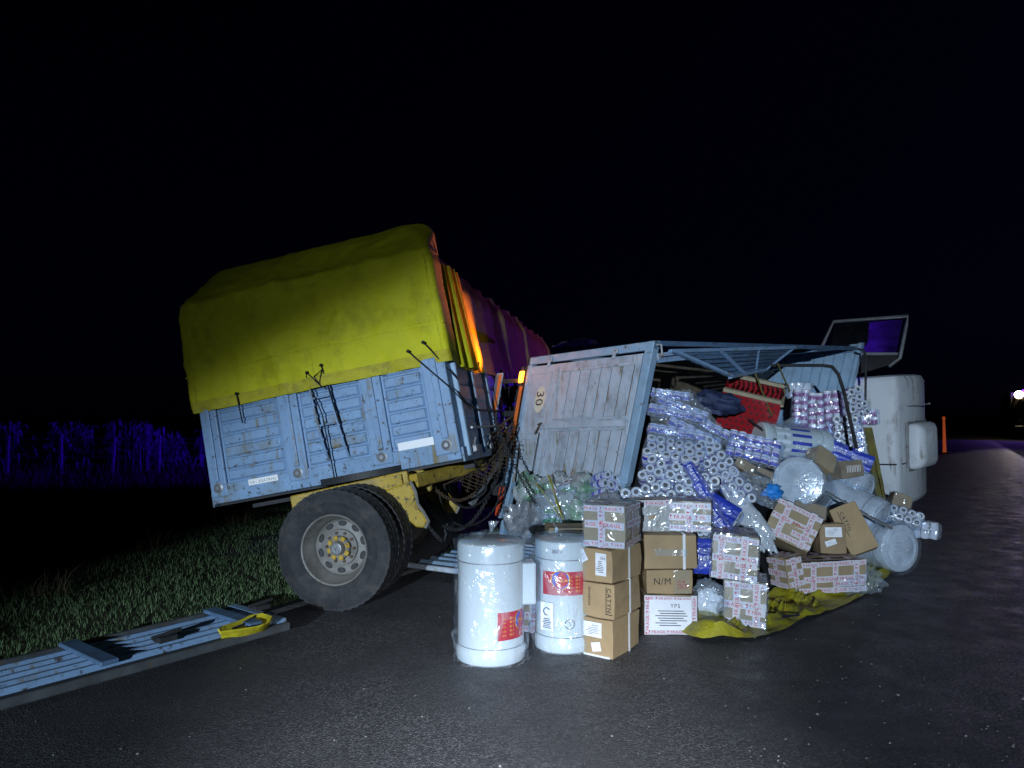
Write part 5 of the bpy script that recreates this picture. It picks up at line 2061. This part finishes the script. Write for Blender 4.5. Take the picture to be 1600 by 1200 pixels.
# taped boxes on the yellow sheet
bx = G(1176, 985)
M = Matrix.Translation(Vector((bx.x, bx.y + .20, .02))) @ rot(0, 3, -18)
t, Fs, g = carton('fragile-taped carton standing on the yellow sheet, lower of two', M, (.31, .33, .335), 'card_wrap', 'carton', TG)
fragil(t, Fs, g, 2)
wrap(t, (.31, .33, .335))
M = Matrix.Translation(Vector((bx.x - .08, bx.y + .24, .365))) @ rot(0, 4, -13)
t, Fs, g = carton('fragile-taped carton sitting on another, just above the yellow sheet', M, (.34, .35, .34), 'card_wrap', 'carton', TG)
fragil(t, Fs, g, 2)
wrap(t, (.34, .35, .34))
# brown strapped box behind the heaters and the low boxes that carry it
q = P(892, 846, 6.3)
M = Matrix.Translation(Vector((q.x, q.y, .0))) @ rot(0, 0, 4)
t, Fs, g = carton('aged carton behind the right heater, below the white-strapped box', M, (.42, .36, .52), 'card_dark', group=TG)
M = Matrix.Translation(Vector((q.x - .02, q.y, .53))) @ rot(0, 0, 2)
t, Fs, g = carton('low brown carton with a white strap behind the right heater', M, (.38, .34, .155), 'card', group=TG)
band(t, (.38, .34, .155), -.12, 'x', .02)
q = G(829, 990)
M = Matrix.Translation(Vector((q.x + .03, q.y + .15, .0))) @ rot(0, 0, -6)
t, Fs, g = carton('small fragile-taped carton half hidden between the two upright heaters', M, (.2, .25, .3), 'card_wrap', group=TG)
fragil(t, Fs, g, 1)

# ------------------------------------------------------------------ spilled heap
# packed goods under everything that can be picked apart
def heap_h(x, y):
    """height of the mound at ground point"""
    # along the open roof side of the truck
    e = (Vector((x, y, 0)) - Vector((1.45, 7.25, 0)))
    T = Vector((.75, .66, 0))
    N_ = Vector((.66, -.75, 0))
    a, d = e.dot(T), e.dot(N_)
    top = 1.45 - .05 * a + .12 * math.sin(a * 2.2)
    rr_ = sm(1.5, 2.8, a)
    reach = 1.35 + .15 * math.sin(a * 1.7) + .25 * rr_
    h = top * (1 - sm(-.6 + .8 * rr_, reach, d))
    h *= sm(0.05, .45, a) * (1 - sm(3.6, 4.8, a))
    h *= 1 - sm(2.4, 3.0, a) * sm(.4, .9, d)
    return h


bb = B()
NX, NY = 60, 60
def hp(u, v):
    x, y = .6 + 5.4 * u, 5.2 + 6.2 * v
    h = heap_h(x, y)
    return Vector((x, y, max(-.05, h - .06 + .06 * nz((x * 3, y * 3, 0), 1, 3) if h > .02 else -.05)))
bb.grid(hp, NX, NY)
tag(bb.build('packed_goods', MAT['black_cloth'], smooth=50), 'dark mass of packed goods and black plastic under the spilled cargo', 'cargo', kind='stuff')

TPG = 'toilet paper packs spilled from the truck'
# (px, py, depth, nx, ny, nz, axis, rx, ry, rz, sheet, label)
packs = [
    (1046, 618, 7.55, 5, 2, 1, 'z', -8, 8, -12, None, 'blue and white toilet paper pack at the very top, beside the rear frame'),
    (1068, 640, 7.42, 6, 2, 1, 'z', -12, 22, -10, None, 'blue and white pack second from the top of the heap'),
    (1108, 668, 7.30, 5, 2, 1, 'z', -12, 30, -10, None, 'blue and white pack at the right shoulder of the white heap'),
    (1056, 648, 7.25, 6, 2, 1, 'z', -14, 12, -8, None, 'blue and white pack in the third row, next to the rear frame'),
    (1085, 678, 7.14, 6, 2, 1, 'z', -14, 26, -8, None, 'blue and white pack in the third row, right of centre'),
    (1058, 678, 7.05, 6, 2, 1, 'z', -16, 10, -8, None, 'blue and white pack standing upright over the bare roll ends'),
    (1053, 712, 6.88, 6, 2, 3, 'y', -48, 14, -10, None, 'pack showing twelve flat roll ends in the middle of the white heap'),
    (1112, 722, 6.92, 3, 2, 5, 'y', -25, -28, 6, None, 'pack of roll ends leaning along the right edge of the heap'),
    (1150, 765, 6.86, 2, 2, 4, 'y', -18, -32, 10, None, 'narrow pack of roll ends at the lower right edge of the heap'),
    (1028, 744, 6.70, 3, 2, 3, 'y', -30, 28, -16, None, 'small pack of roll ends against the bent frame foot'),
    (1075, 765, 6.52, 5, 2, 4, 'y', -24, 22, -8, ('right', 'Elegante'), 'large pack of roll ends with a blue Elegante wrapper side'),
    (1014, 783, 6.40, 5, 2, 3, 'y', -20, -12, -8, None, 'pack of roll ends low at left, above the silver parcel'),
    (1120, 802, 6.42, 4, 2, 3, 'x', -20, 30, -24, ('front', 'Elegante'), 'blue Elegante pack lying at the right foot of the heap'),
    (1080, 818, 6.25, 5, 2, 2, 'y', -16, 22, -6, ('right', 'Elegante'), 'blue Elegante pack just above the low taped carton'),
]
for i, (px, py, d, nx, ny, nz_, axs, rx, ry, rz, sheet_, lab) in enumerate(packs):
    hgt = nz_ * (RL * 1.02 if axs == 'z' else RR * 2.02)
    tp_pack(lab, place(px, py, d, hgt, rx, ry, rz), nx, ny, nz_, 'wrap_blue', axs, TPG, True, .003, sheet_, i)
# blue printed packs running down the right flank
for i, (px, py, d, ry, lab) in enumerate(((1096, 742, 6.32, 58, 'glossy blue Elegante pack topmost on the right flank'), (1111, 772, 6.22, 58, 'glossy blue Elegante pack second on the right flank'),
                                        (1127, 800, 6.12, 56, 'glossy blue Elegante pack third on the right flank'), (1145, 824, 6.05, 50, 'glossy blue Elegante pack lowest on the right flank'))):
    tp_pack(lab, place(px, py, d, .2, -18, ry, -14), 3, 1, 1, 'wrap_blue', 'z', TPG, True, .002, ('front', 'Elegante'), 40 + i)

# green packs behind the missing lower door leaf
for i, (px, py, d, rx, ry, rz, nx, nz_, axs, lab) in enumerate((
        (862, 775, 8.05, -6, 10, 40, 4, 4, 'z', 'green and white pack at left inside the open lower rear of the truck'),
        (905, 770, 7.75, -10, -24, 40, 4, 4, 'z', 'green and white pack in the middle of the open lower rear of the truck'),
        (880, 810, 7.6, -14, 16, 38, 5, 2, 'z', 'green and white pack at the bottom of the open lower rear of the truck'),
        (948, 765, 7.5, -16, 20, 36, 3, 4, 'y', 'pack of roll ends at the right inside the open lower rear of the truck'),
        (832, 800, 8.2, -4, 4, 42, 3, 3, 'z', 'grey wrapped pack in the lower left corner of the truck rear'))):
    tp_pack(lab, place(px, py, d, nz_ * .097, rx, ry, rz), nx, 2, nz_, 'wrap_green' if 'roll' not in lab else 'wrap_blue', axs, 'packs inside the open lower rear of the truck', True, .006, None, 60 + i)
for i, (px, py, d, sx_, sz_, mm, lab) in enumerate((
        (828, 772, 8.15, .17, .2, 'bag_green', 'topmost green bag at the left of the open lower truck rear'),
        (870, 765, 7.9, .17, .15, 'bag_green', 'green bag just under the middle of the rear door'),
        (915, 762, 7.65, .17, .13, 'bag_green', 'green bag under the right half of the rear door'),
        (815, 815, 8.05, .15, .2, 'bag_grey', 'grey clear bag beside the red strip at the lower left'),
        (848, 812, 7.85, .16, .18, 'bag_grey', 'grey clear bag second from the red strip'),
        (900, 800, 7.55, .2, .17, 'bag_green', 'wide green bag in the middle of the lower truck rear'),
        (945, 800, 7.3, .17, .17, 'bag_grey', 'grey clear bag right of the wide green one'),
        (870, 840, 7.6, .22, .16, 'bag_grey', 'grey clear bag lowest behind the right upright heater'))):
    crumple('goods_bag', lab, P(px, py, d), (sx_, .16, sz_), mm, 'plastic bag', 30 + i, .45, (36, 22))
crumple('clear_film', 'cloudy plastic film over the green packs in the lower truck rear', P(885, 790, 7.55), (.36, .14, .2), 'film', 'plastic film', 3, .3)
strap([P(857, 742, 7.6), P(866, 768, 7.45), P(872, 790, 7.35), P(880, 812, 7.3)], .05, .006, 'web_yellow', 'ratchet_strap', 'yellow strap hanging slack below the rear door, right one')
strap([P(838, 757, 7.75), P(845, 765, 7.6), P(860, 785, 7.45), P(874, 806, 7.35)], .05, .006, 'web_yellow', 'ratchet_strap', 'yellow strap looped at the left below the rear door')

# purple packs
for i, (px, py, d, nx, ny, nz_, axs, rx, ry, rz, knd, lab) in enumerate((
        (1252, 640, 8.75, 2, 2, 5, 'z', -6, 4, -10, 'wrap_purple', 'purple and white pack, leftmost of the tall purple columns'),
        (1276, 652, 8.6, 2, 2, 6, 'z', -6, 2, -12, 'wrap_purple', 'purple and white pack, middle of the tall purple columns'),
        (1302, 648, 8.45, 2, 2, 6, 'z', -6, -2, -14, 'wrap_purple', 'purple and white pack, right of the tall purple columns'),
        (1330, 632, 8.5, 3, 2, 4, 'y', -10, -22, 14, 'wrap_purple', 'purple pack showing its roll ends beside the white cab'),
        (1320, 682, 8.2, 3, 2, 5, 'y', -8, 2, -8, 'wrap_purple', 'pack of small roll ends under the purple packs'),
        (1343, 684, 8.2, 1, 2, 5, 'z', -6, -8, -20, 'wrap_blue', 'narrow blue pack beside the dark yellow canvas'),
        (1358, 652, 8.7, 2, 2, 2, 'z', -4, 0, -20, 'wrap_purple', 'small purple pack sticking out over the white cab wall'),
        (1300, 696, 8.1, 3, 1, 1, 'z', -20, 18, -10, 'wrap_blue', 'small blue pack under the purple columns'),
        (1250, 611, 8.95, 3, 2, 2, 'z', -4, 2, -8, 'paper_roll', 'clear-wrapped plain pack on top beside the blue headboard'))):
    hgt = nz_ * (RL * 1.02 if axs == 'z' else RR * 2.02)
    tp_pack(lab, place(px, py, d, hgt, rx, ry, rz), nx, ny, nz_, knd, axs, TPG, True, .003, None, 80 + i)
for i, (px, py, d, lab) in enumerate(((1308, 706, 7.95, 'shiny blue bag of rolls, left of two below the purple packs'), (1340, 720, 7.95, 'shiny blue bag of rolls, right of two below the purple packs'))):
    tp_pack(lab, place(px, py, d, .2, -14, 24, -12), 3, 2, 2, 'wrap_blue', 'z', TPG, True, .003, ('front', 'Elegante'), 95 + i)
tp_pack('long white pack with blue stripes in front of the red crate', place(1178, 702, 7.62, .28, -14, 14, -12), 6, 2, 3, 'wrap_blue', 'z', TPG, True, .001, None, 110)
tp_pack('pack of rolls squeezed upright behind the upper fragile-taped carton', place(1104, 865, 5.95, .3, -4, 3, -4), 3, 2, 3, 'wrap_blue', 'z', TPG, True, .002, ('front', 'Elegante'), 111)
tp_pack('grey wrapped pack near the black shadow at far right', place(1445, 826, 8.3, .2, 0, 4, -12), 3, 2, 2, 'paper_roll', 'z', TPG, True, .002, None, 112)
tp_pack('clear-wrapped pack lying below the cab corner', place(1412, 808, 8.3, .2, -30, 20, -10), 4, 2, 2, 'paper_roll', 'y', TPG, True, .003, None, 113)

# red crate with round holes, a pale batten along its top edge and rods
def crate():
    s = (.62, .62, .42)
    t = thing('red_crate', 'red perforated crate with pale timber battens, high in the truck opening', 'crate', place(1172, 634, 8.35, .42, 20, 15, -24))
    x, y, z = s[0] / 2, s[1] / 2, s[2]
    B().span(-x, x, -y, -y + .02, 0, z).build('front_panel', MAT['red_plastic'], t)
    B().span(x - .02, x, -y + .02, y, 0, z).build('side_panel', MAT['dark_red'], t)
    B().span(-x, -x + .02, -y + .02, y, 0, z).build('side_panel', MAT['red_plastic'], t)
    B().span(-x, x, y - .02, y, 0, z).build('back_panel', MAT['red_plastic'], t)
    B().span(-x + .02, x - .02, -y + .02, y - .02, 0, .02).build('base_panel', MAT['red_plastic'], t)
    for i in range(9):
        for k in range(6):
            xx = -x + .05 + i * .065 + (.03 if k % 2 else 0)
            zz_ = .04 + k * .068
            if xx > x - .03:
                continue
            pts = [(xx + .014 * math.cos(a * 1.0472), -y - .001, zz_ + .014 * math.sin(a * 1.0472)) for a in range(6)]
            B().add(pts, [tuple(range(6))]).build('hole', MAT['black_plastic'], t)
    for k in range(7):
        B().span(x, x + .008, -y + .05 + k * .08, -y + .075 + k * .08, .02, z - .02).build('rib', MAT['red_plastic'], t)
    B().beam((-x, -y + .01, z + .02), (x, -y + .01, z + .02), .06, .04).build('batten', MAT['batten'], t, bevel=.004)
    B().beam((-x, y - .05, z + .02), (x, y - .05, z + .02), .06, .04).build('batten', MAT['batten'], t, bevel=.004)
    B().beam((x + .01, -y, z * .96), (x + .01, y, z * .96), .04, .03).build('batten', MAT['batten'], t, bevel=.004)
    for i in range(11):
        xx = -x + .04 + i * .054
        B().tube([(xx, -y + .02, z - .01), (xx + .05, 0, z + .01 + .02 * (i % 2)), (xx + .02, y - .03, z - .01)], .009, n=5).build('rod', MAT['dark_red'], t)
    return t


crate()
crumple('navy_cloth', 'crumpled navy cloth lying over the corner of the red crate', P(1122, 629, 7.9), (.24, .12, .11), 'navy_cloth', 'cloth', 5, .5, M=Matrix.Translation(P(1122, 629, 7.9)) @ rot(0, 12, -10))

# heaters in the heap
HG = 'white water heaters'
def lying(px, py, d, axis_dir, r, h, lab, m='enamel_wrap', bag=True, back=0.0):
    """cylinder whose top face centre is at the pixel, its axis pointing out along axis_dir"""
    c = P(px, py, d)
    a = Vector(axis_dir).normalized()
    M = Matrix.Translation(c - a * h) @ axis_to(a)
    return heater(lab, M, r, h, m, None, bag, False, HG, lid=True)


lying(1246, 751, 7.35, (-.50, -.82, .20), .242, .76, 'large white heater lying with its round end facing out, mid heap')
lying(1408, 857, 7.42, (.30, -.93, .02), .235, .72, 'white heater at the far right end of the heap, low on the road')
lying(1375, 812, 7.75, (.55, -.72, -.35), .21, .7, 'cloudy wrapped heater lying behind the far right one', 'enamel_wrap')
lying(1352, 765, 8.0, (.45, -.75, -.3), .18, .6, 'white wrapped heater below the shiny blue bags, near the cab')
c = P(1236, 693, 8.0)
t = heater('white heater with a blue label lying across the heap under the purple packs', Matrix.Translation(c - Vector((.85, .1, -.1)).normalized() * .38) @ axis_to((.85, .1, -.1), 2.2), .19, .78, 'enamel', None, True, False, HG)
cyl_label(t, .19, .30, .52, 0, 2 * math.pi - .01, [], 'blue_bag')
cyl_label(t, .19, .13, .28, 0, 2 * math.pi - .01, [('lllll', .1 * k, .2, .03, 'black_print') for k in range(10)], 'paper')

# cartons in the heap
HB_ = 'cartons in the spilled heap'
M = place(1236, 826, 6.95, .36, -22, 27, -12)
t, Fs, g = carton('fragile-taped carton tilted on its corner in the middle of the heap', M, (.42, .32, .36), 'card_wrap', group=HB_)
fragil(t, Fs, g, 2)
M = place(1283, 896, 6.75, .27, 0, 0, 10)
t, Fs, g = carton('long fragile-taped carton at the foot of the heap on the yellow sheet', M, (.66, .34, .28), 'card_wrap', group=HB_, squash=.04)
fragil(t, Fs, g, 3)
M = place(1228, 893, 6.6, .24, -4, -8, 18)
t, Fs, g = carton('small fragile-taped carton squeezed left of the long one', M, (.16, .24, .26), 'card_wrap', group=HB_)
fragil(t, Fs, g, 1)
M = place(1295, 842, 6.95, .25, -6, -1, -6)
t, Fs, g = carton('small brown carton with two labels leaning by the CATYN box in the heap', M, (.235, .26, .27), 'card_dark', group=HB_)
paper(t, Fs['front'], .045, .15, .15, .09, 0, 4, 'Gitne')
paper(t, Fs['front'], .05, .06, .1, .05, 18, 3)
M = place(1331, 826, 7.1, .48, -16, -24, -20)
t, Fs, g = carton('tall CATYN carton leaning on the wrapped heaters at right of the heap', M, (.26, .24, .46), 'card', group=HB_)
Fr = Fs['front']
b = B()
b.text('CATYN', Fr.at(.075, .40, OFF + .002), -Fr.y, Fr.x, .035, 0, maxw=.22)
b.add([Fr.at(.06, .16, OFF + .002), Fr.at(.06, .42, OFF + .002), Fr.at(.065, .42, OFF + .002), Fr.at(.065, .16, OFF + .002)], [(3, 2, 1, 0)])
b.build('print', MAT['black_print'], t)
for i, (px, py, d, s, r_, lab, m) in enumerate((
        (1176, 738, 7.35, (.38, .2, .10), (-18, 30, -10), 'flat brown carton tucked under the white striped pack', 'card_dark'),
        (1190, 745, 7.2, (.16, .14, .13), (-18, 28, -10), 'small brown carton with black tape left of the large heater end', 'card_dark'),
        (1281, 720, 7.75, (.24, .2, .2), (-14, 32, 20), 'tilted brown carton above the large heater', 'card'),
        (1322, 734, 7.75, (.26, .2, .17), (-10, -4, 14), 'brown carton with white scribbles below the shiny blue bags', 'card_dark'),
        (1262, 800, 7.35, (.3, .2, .14), (-20, 14, -5), 'brown carton under the large heater, behind the tilted one', 'card_dark'),
        (1405, 785, 8.6, (.2, .2, .2), (-6, 18, -10), 'small grey parcel against the lower cab corner', 'card_dark'))):
    t, Fs, g = carton(lab, place(px, py, d, s[2], *r_), s, m, group=HB_)
    if 'scribbles' in lab:
        b = B()
        F = Fs['front']
        for k in range(9):
            p0_ = F.at(.05 + .02 * k, .05, OFF + .002)
            b.tube([p0_, F.at(.06 + .02 * k, .09 + .01 * (k % 3), OFF + .002), F.at(.055 + .02 * k, .12, OFF + .002)], .003, n=4)
        b.build('scribble', MAT['white_print'], t)
    if 'black tape' in lab:
        tape = B().span(-.081, .081, -.08, -.078, .04, .075)
        tape.build('black_tape', MAT['black_plastic'], t)
    wrap(t, s)

# film, sheets and other soft things
crumple('bubble_wrap', 'crinkled clear wrap left of the large heater end', P(1180, 765, 7.05), (.26, .12, .12), 'bubble', 'plastic film', 11, .5, (40, 24), Matrix.Translation(P(1180, 765, 7.05)) @ rot(0, 22, -10))
crumple('blue_plastic', 'bright blue plastic scrap in the clear wrap', P(1208, 768, 6.95), (.09, .06, .06), 'bright_blue', 'plastic film', 12, .5)
crumple('clear_bag', 'round clear plastic bag between the taped cartons and the N/M stack', P(1107, 938, 5.75), (.14, .12, .15), 'film', 'plastic bag', 13, .25, (40, 24))
crumple('clear_bag_filling', 'pale loose contents inside the clear bag beside the N/M stack', P(1107, 942, 5.8), (.10, .09, .11), 'paper', 'plastic bag', 14, .5)
crumple('loose_film', 'torn clear film at the right end of the long taped carton', P(1335, 905, 6.7), (.2, .12, .13), 'bubble', 'plastic film', 15, .6, (40, 24))
crumple('grey_film_sheet', 'long sheet of grey film draped down the right flank of the white heap', P(1172, 812, 6.75), (.10, .06, .36), 'film_milky', 'plastic film', 16, .35, (30, 24), Matrix.Translation(P(1172, 812, 6.75)) @ rot(-10, -32, 0))
crumple('film_sheet', 'loose clear film beneath the red crate', P(1222, 672, 8.3), (.24, .1, .09), 'film', 'plastic film', 17, .4, (30, 20), Matrix.Translation(P(1222, 672, 8.3)) @ rot(0, -25, 0))

def drape(name, lab, quad, deps, m, seed, amp=.05, n=(40, 40)):
    def f(u, v):
        a = Vector((*quad[0], deps[0])).lerp(Vector((*quad[1], deps[1])), u)
        c = Vector((*quad[3], deps[3])).lerp(Vector((*quad[2], deps[2])), u)
        q = a.lerp(c, v)
        p = P(q.x, q.y, q.z)
        k = amp * (nz((u * 3 + seed, v * 3, 0), 1, 3) + .8 * crease((u * 2.5 + v + seed, v * 2.2, seed), 1.6))
        return p + Vector((0, -1, .4)) * k + Vector((.03 * nz((v * 6, seed, 0)), 0, 0))
    o0 = f(.5, 1)
    ob = B().grid(lambda u, v: f(u, v) - o0, *n).build(name, MAT[m], None, smooth=60, M_world=Matrix.Translation(o0))
    return tag(ob, lab, 'plastic film')


drape('film_sheet', 'clear stretch film clinging to the upper rows of the white heap', ((1018, 608), (1085, 612), (1150, 700), (1015, 690)), (7.2, 7.25, 6.85, 6.75), 'film', 1)
# long dark board across the right of the heap
p, q = P(1290, 768, 7.2), P(1394, 826, 7.0)
t = B().beam(p - p, q - p, .045, .02).build('dark_board', MAT['black_plastic'], None, bevel=.004, M_world=Matrix.Translation(p))
tag(t, 'thin dark board slanting across the wrapped heaters at right', 'board')
p, q = P(1170, 655, 8.0), P(1215, 690, 7.75)
t = B().beam(p - p, q - p, .03, .02).build('dark_board', MAT['black_plastic'], None, bevel=.004, M_world=Matrix.Translation(p))
tag(t, 'thin dark board under the red crate, above the striped pack', 'board')

# dark yellow canvas hanging between cargo and cab
def canvas(u, v):
    q = P(1350 + 26 * v + 10 * u, 668 + 112 * v, 8.75 - .3 * v)
    return q + Vector((.03 * math.sin(u * 14 + v * 3), .05 * math.sin(u * 9), 0))
o0 = canvas(0, 1)
t = B().grid(lambda u, v: canvas(u, v) - o0, 14, 20).build('yellow_canvas', MAT['olive'], None, smooth=60, M_world=Matrix.Translation(o0))
tag(t, 'narrow dark yellow canvas hanging between the heap and the white cab', 'canvas')

# yellow sheet on the road
out = [(1058, 990), (1082, 1000), (1098, 1004), (1130, 1003), (1180, 1000), (1228, 985), (1250, 972), (1300, 955), (1345, 936), (1375, 915), (1402, 888), (1390, 872), (1340, 880), (1280, 910), (1220, 930), (1150, 940), (1100, 962), (1070, 978)]
og = [G(x, y) for x, y in out]
ctr = sum(og, Vector()) / len(og)
NRG = 9
def yel(u, v):
    i = u * len(og)
    k = int(i) % len(og)
    p = og[k].lerp(og[(k + 1) % len(og)], i - int(i))
    q = ctr.lerp(p, v)
    # long centre line instead of a point
    mid = G(1130 + 210 * u * 0 + (0 if v > .5 else 0), 970)
    z = .012 + .06 * crease((q.x, q.y, 5), 2.6) * (1 if v < .9 else .4) + .05 * max(0, nz((q.x * 4, q.y * 4, 5), 1, 3)) * (1 if v < .97 else .3) + .02 * abs(math.sin(q.x * 9 + q.y * 5)) * (1 - v) * .5
    if q.x < 1.85 and q.y < 5.8:
        z += .09 * max(0, math.sin((q.x - 1.25) * 7)) * (1 if v < .97 else .2)
    return Vector((q.x - ctr.x, q.y - ctr.y, z))
t = B().grid(yel, 90, NRG * 2).build('yellow_sheet', MAT['tarp_floor'], None, smooth=50, M_world=Matrix.Translation(ctr))
tag(t, 'crumpled yellow canvas sheet spread on the road under the cartons', 'tarpaulin')
nv = B().grid(lambda u, v: Vector((.16 * u + .03 * v, .07 * v + .06 * u, .004 + .004 * nz((u * 5, v * 5, 0)))), 8, 5).build('navy_patch', MAT['navy_cloth'], t, smooth=60)
nv.location = G(1222, 978) - ctr + Vector((0, 0, .055))

# ------------------------------------------------------------------ far right: cone and emergency vehicle
q = G(1476, 709)
t = thing('traffic_cone', 'tall slim lit orange traffic baton standing on the road behind the cab', 'traffic cone', Matrix.Translation(q))
k = q.y / F_PX
hc = 58 * k
B().lathe([(.0, .06), (3.0 * k, .06), (2.6 * k, .12), (1.9 * k, hc * .75), (1.7 * k, hc * .92), (2.3 * k, hc * .93), (2.3 * k, hc * .97), (1.4 * k, hc), (0, hc)], 20).build('body', MAT['cone'], t, smooth=40)
B().box((0, 0, .03), (9 * k, 9 * k, .06)).build('base', MAT['black_plastic'], t, bevel=.02)

EV = P(1619, 645, 46.0)
ME_ = Matrix.Translation(Vector((EV.x, EV.y, 0))) @ rot(0, 0, -28)
ev = thing('emergency_truck', 'dark emergency truck with a dazzling warm lamp at the right picture edge', 'truck', ME_)
def evp(b, name, m, **kw):
    return b.build(name, MAT[m], ev, **kw)
cabv = evp(B().prism([(-1.2, .55), (1.2, .55), (1.2, 2.0), (1.02, 2.75), (-1.02, 2.75), (-1.2, 2.0)], -.9, 1.2), 'cab', 'engine_red', bevel=.06, seg=2)
evp(B().span(-1.2, 1.2, 1.3, 6.2, .7, 3.0), 'body', 'engine_red', bevel=.05)
evp(B().span(-1.25, 1.25, -1.12, -.9, .5, .85), 'bumper', 'grey_steel', bevel=.04)
B().span(-.98, .98, -.94, -.905, 1.75, 2.45).build('windscreen', MAT['black_plastic'], cabv)
for s in (-1, 1):
    evp(B().lathe([(0, .0), (.14, .0), (.17, -.06)], 20, M=Matrix.Translation(Vector((s * .9, -.96, 1.1))) @ axis_to((0, -1, 0))), 'headlamp', 'grey_steel', smooth=30)
    for y in (.1, 4.6):
        TYRE.build('tyre', MAT['rubber'], ev, M=Matrix.Translation(Vector((s * 1.05, y, .5))) @ axis_to((s, 0, 0)), smooth=35)
evp(B().lathe([(0, .02), (.22, .0), (.24, -.1), (.0, -.12)], 20, M=Matrix.Translation(Vector((-1.0, -.95, 2.78))) @ axis_to((-.25, -1, 0))), 'work_lamp', 'warm_lamp', smooth=30)
evp(B().span(-.8, .8, -.3, .1, 2.78, 2.95), 'beacon_bar', 'black_plastic')
evp(B().span(-.7, .7, -.32, .12, 2.96, 3.12), 'beacon', 'blue_lamp', bevel=.04)
wl = ME_ @ Vector((-1.0, -1.3, 2.75))
light('work_lamp_light', 'SPOT', wl, 800, (1.0, .9, .68), G(1530, 738), spot_size=R(13), spot_blend=.9, shadow_soft_size=.15)
bl = ME_ @ Vector((0.4, -.1, 3.5))
light('beacon_light', 'POINT', bl, 900, (.13, .01, 1.0), shadow_soft_size=.1)

# police beacons standing out of sight behind the overturned truck
light('police_beacon_light', 'SPOT', (9.5, 21.0, 1.9), 13000, (.05, .0, 1.0), (-16.5, 28.5, .5), spot_size=R(36), spot_blend=.6, shadow_soft_size=.12)
light('police_beacon_glow', 'SPOT', (6.6, 14.6, 2.6), 800, (.12, .015, 1.0), (0.6, 10.4, 2.7), spot_size=R(84), spot_blend=.4, shadow_soft_size=.12)
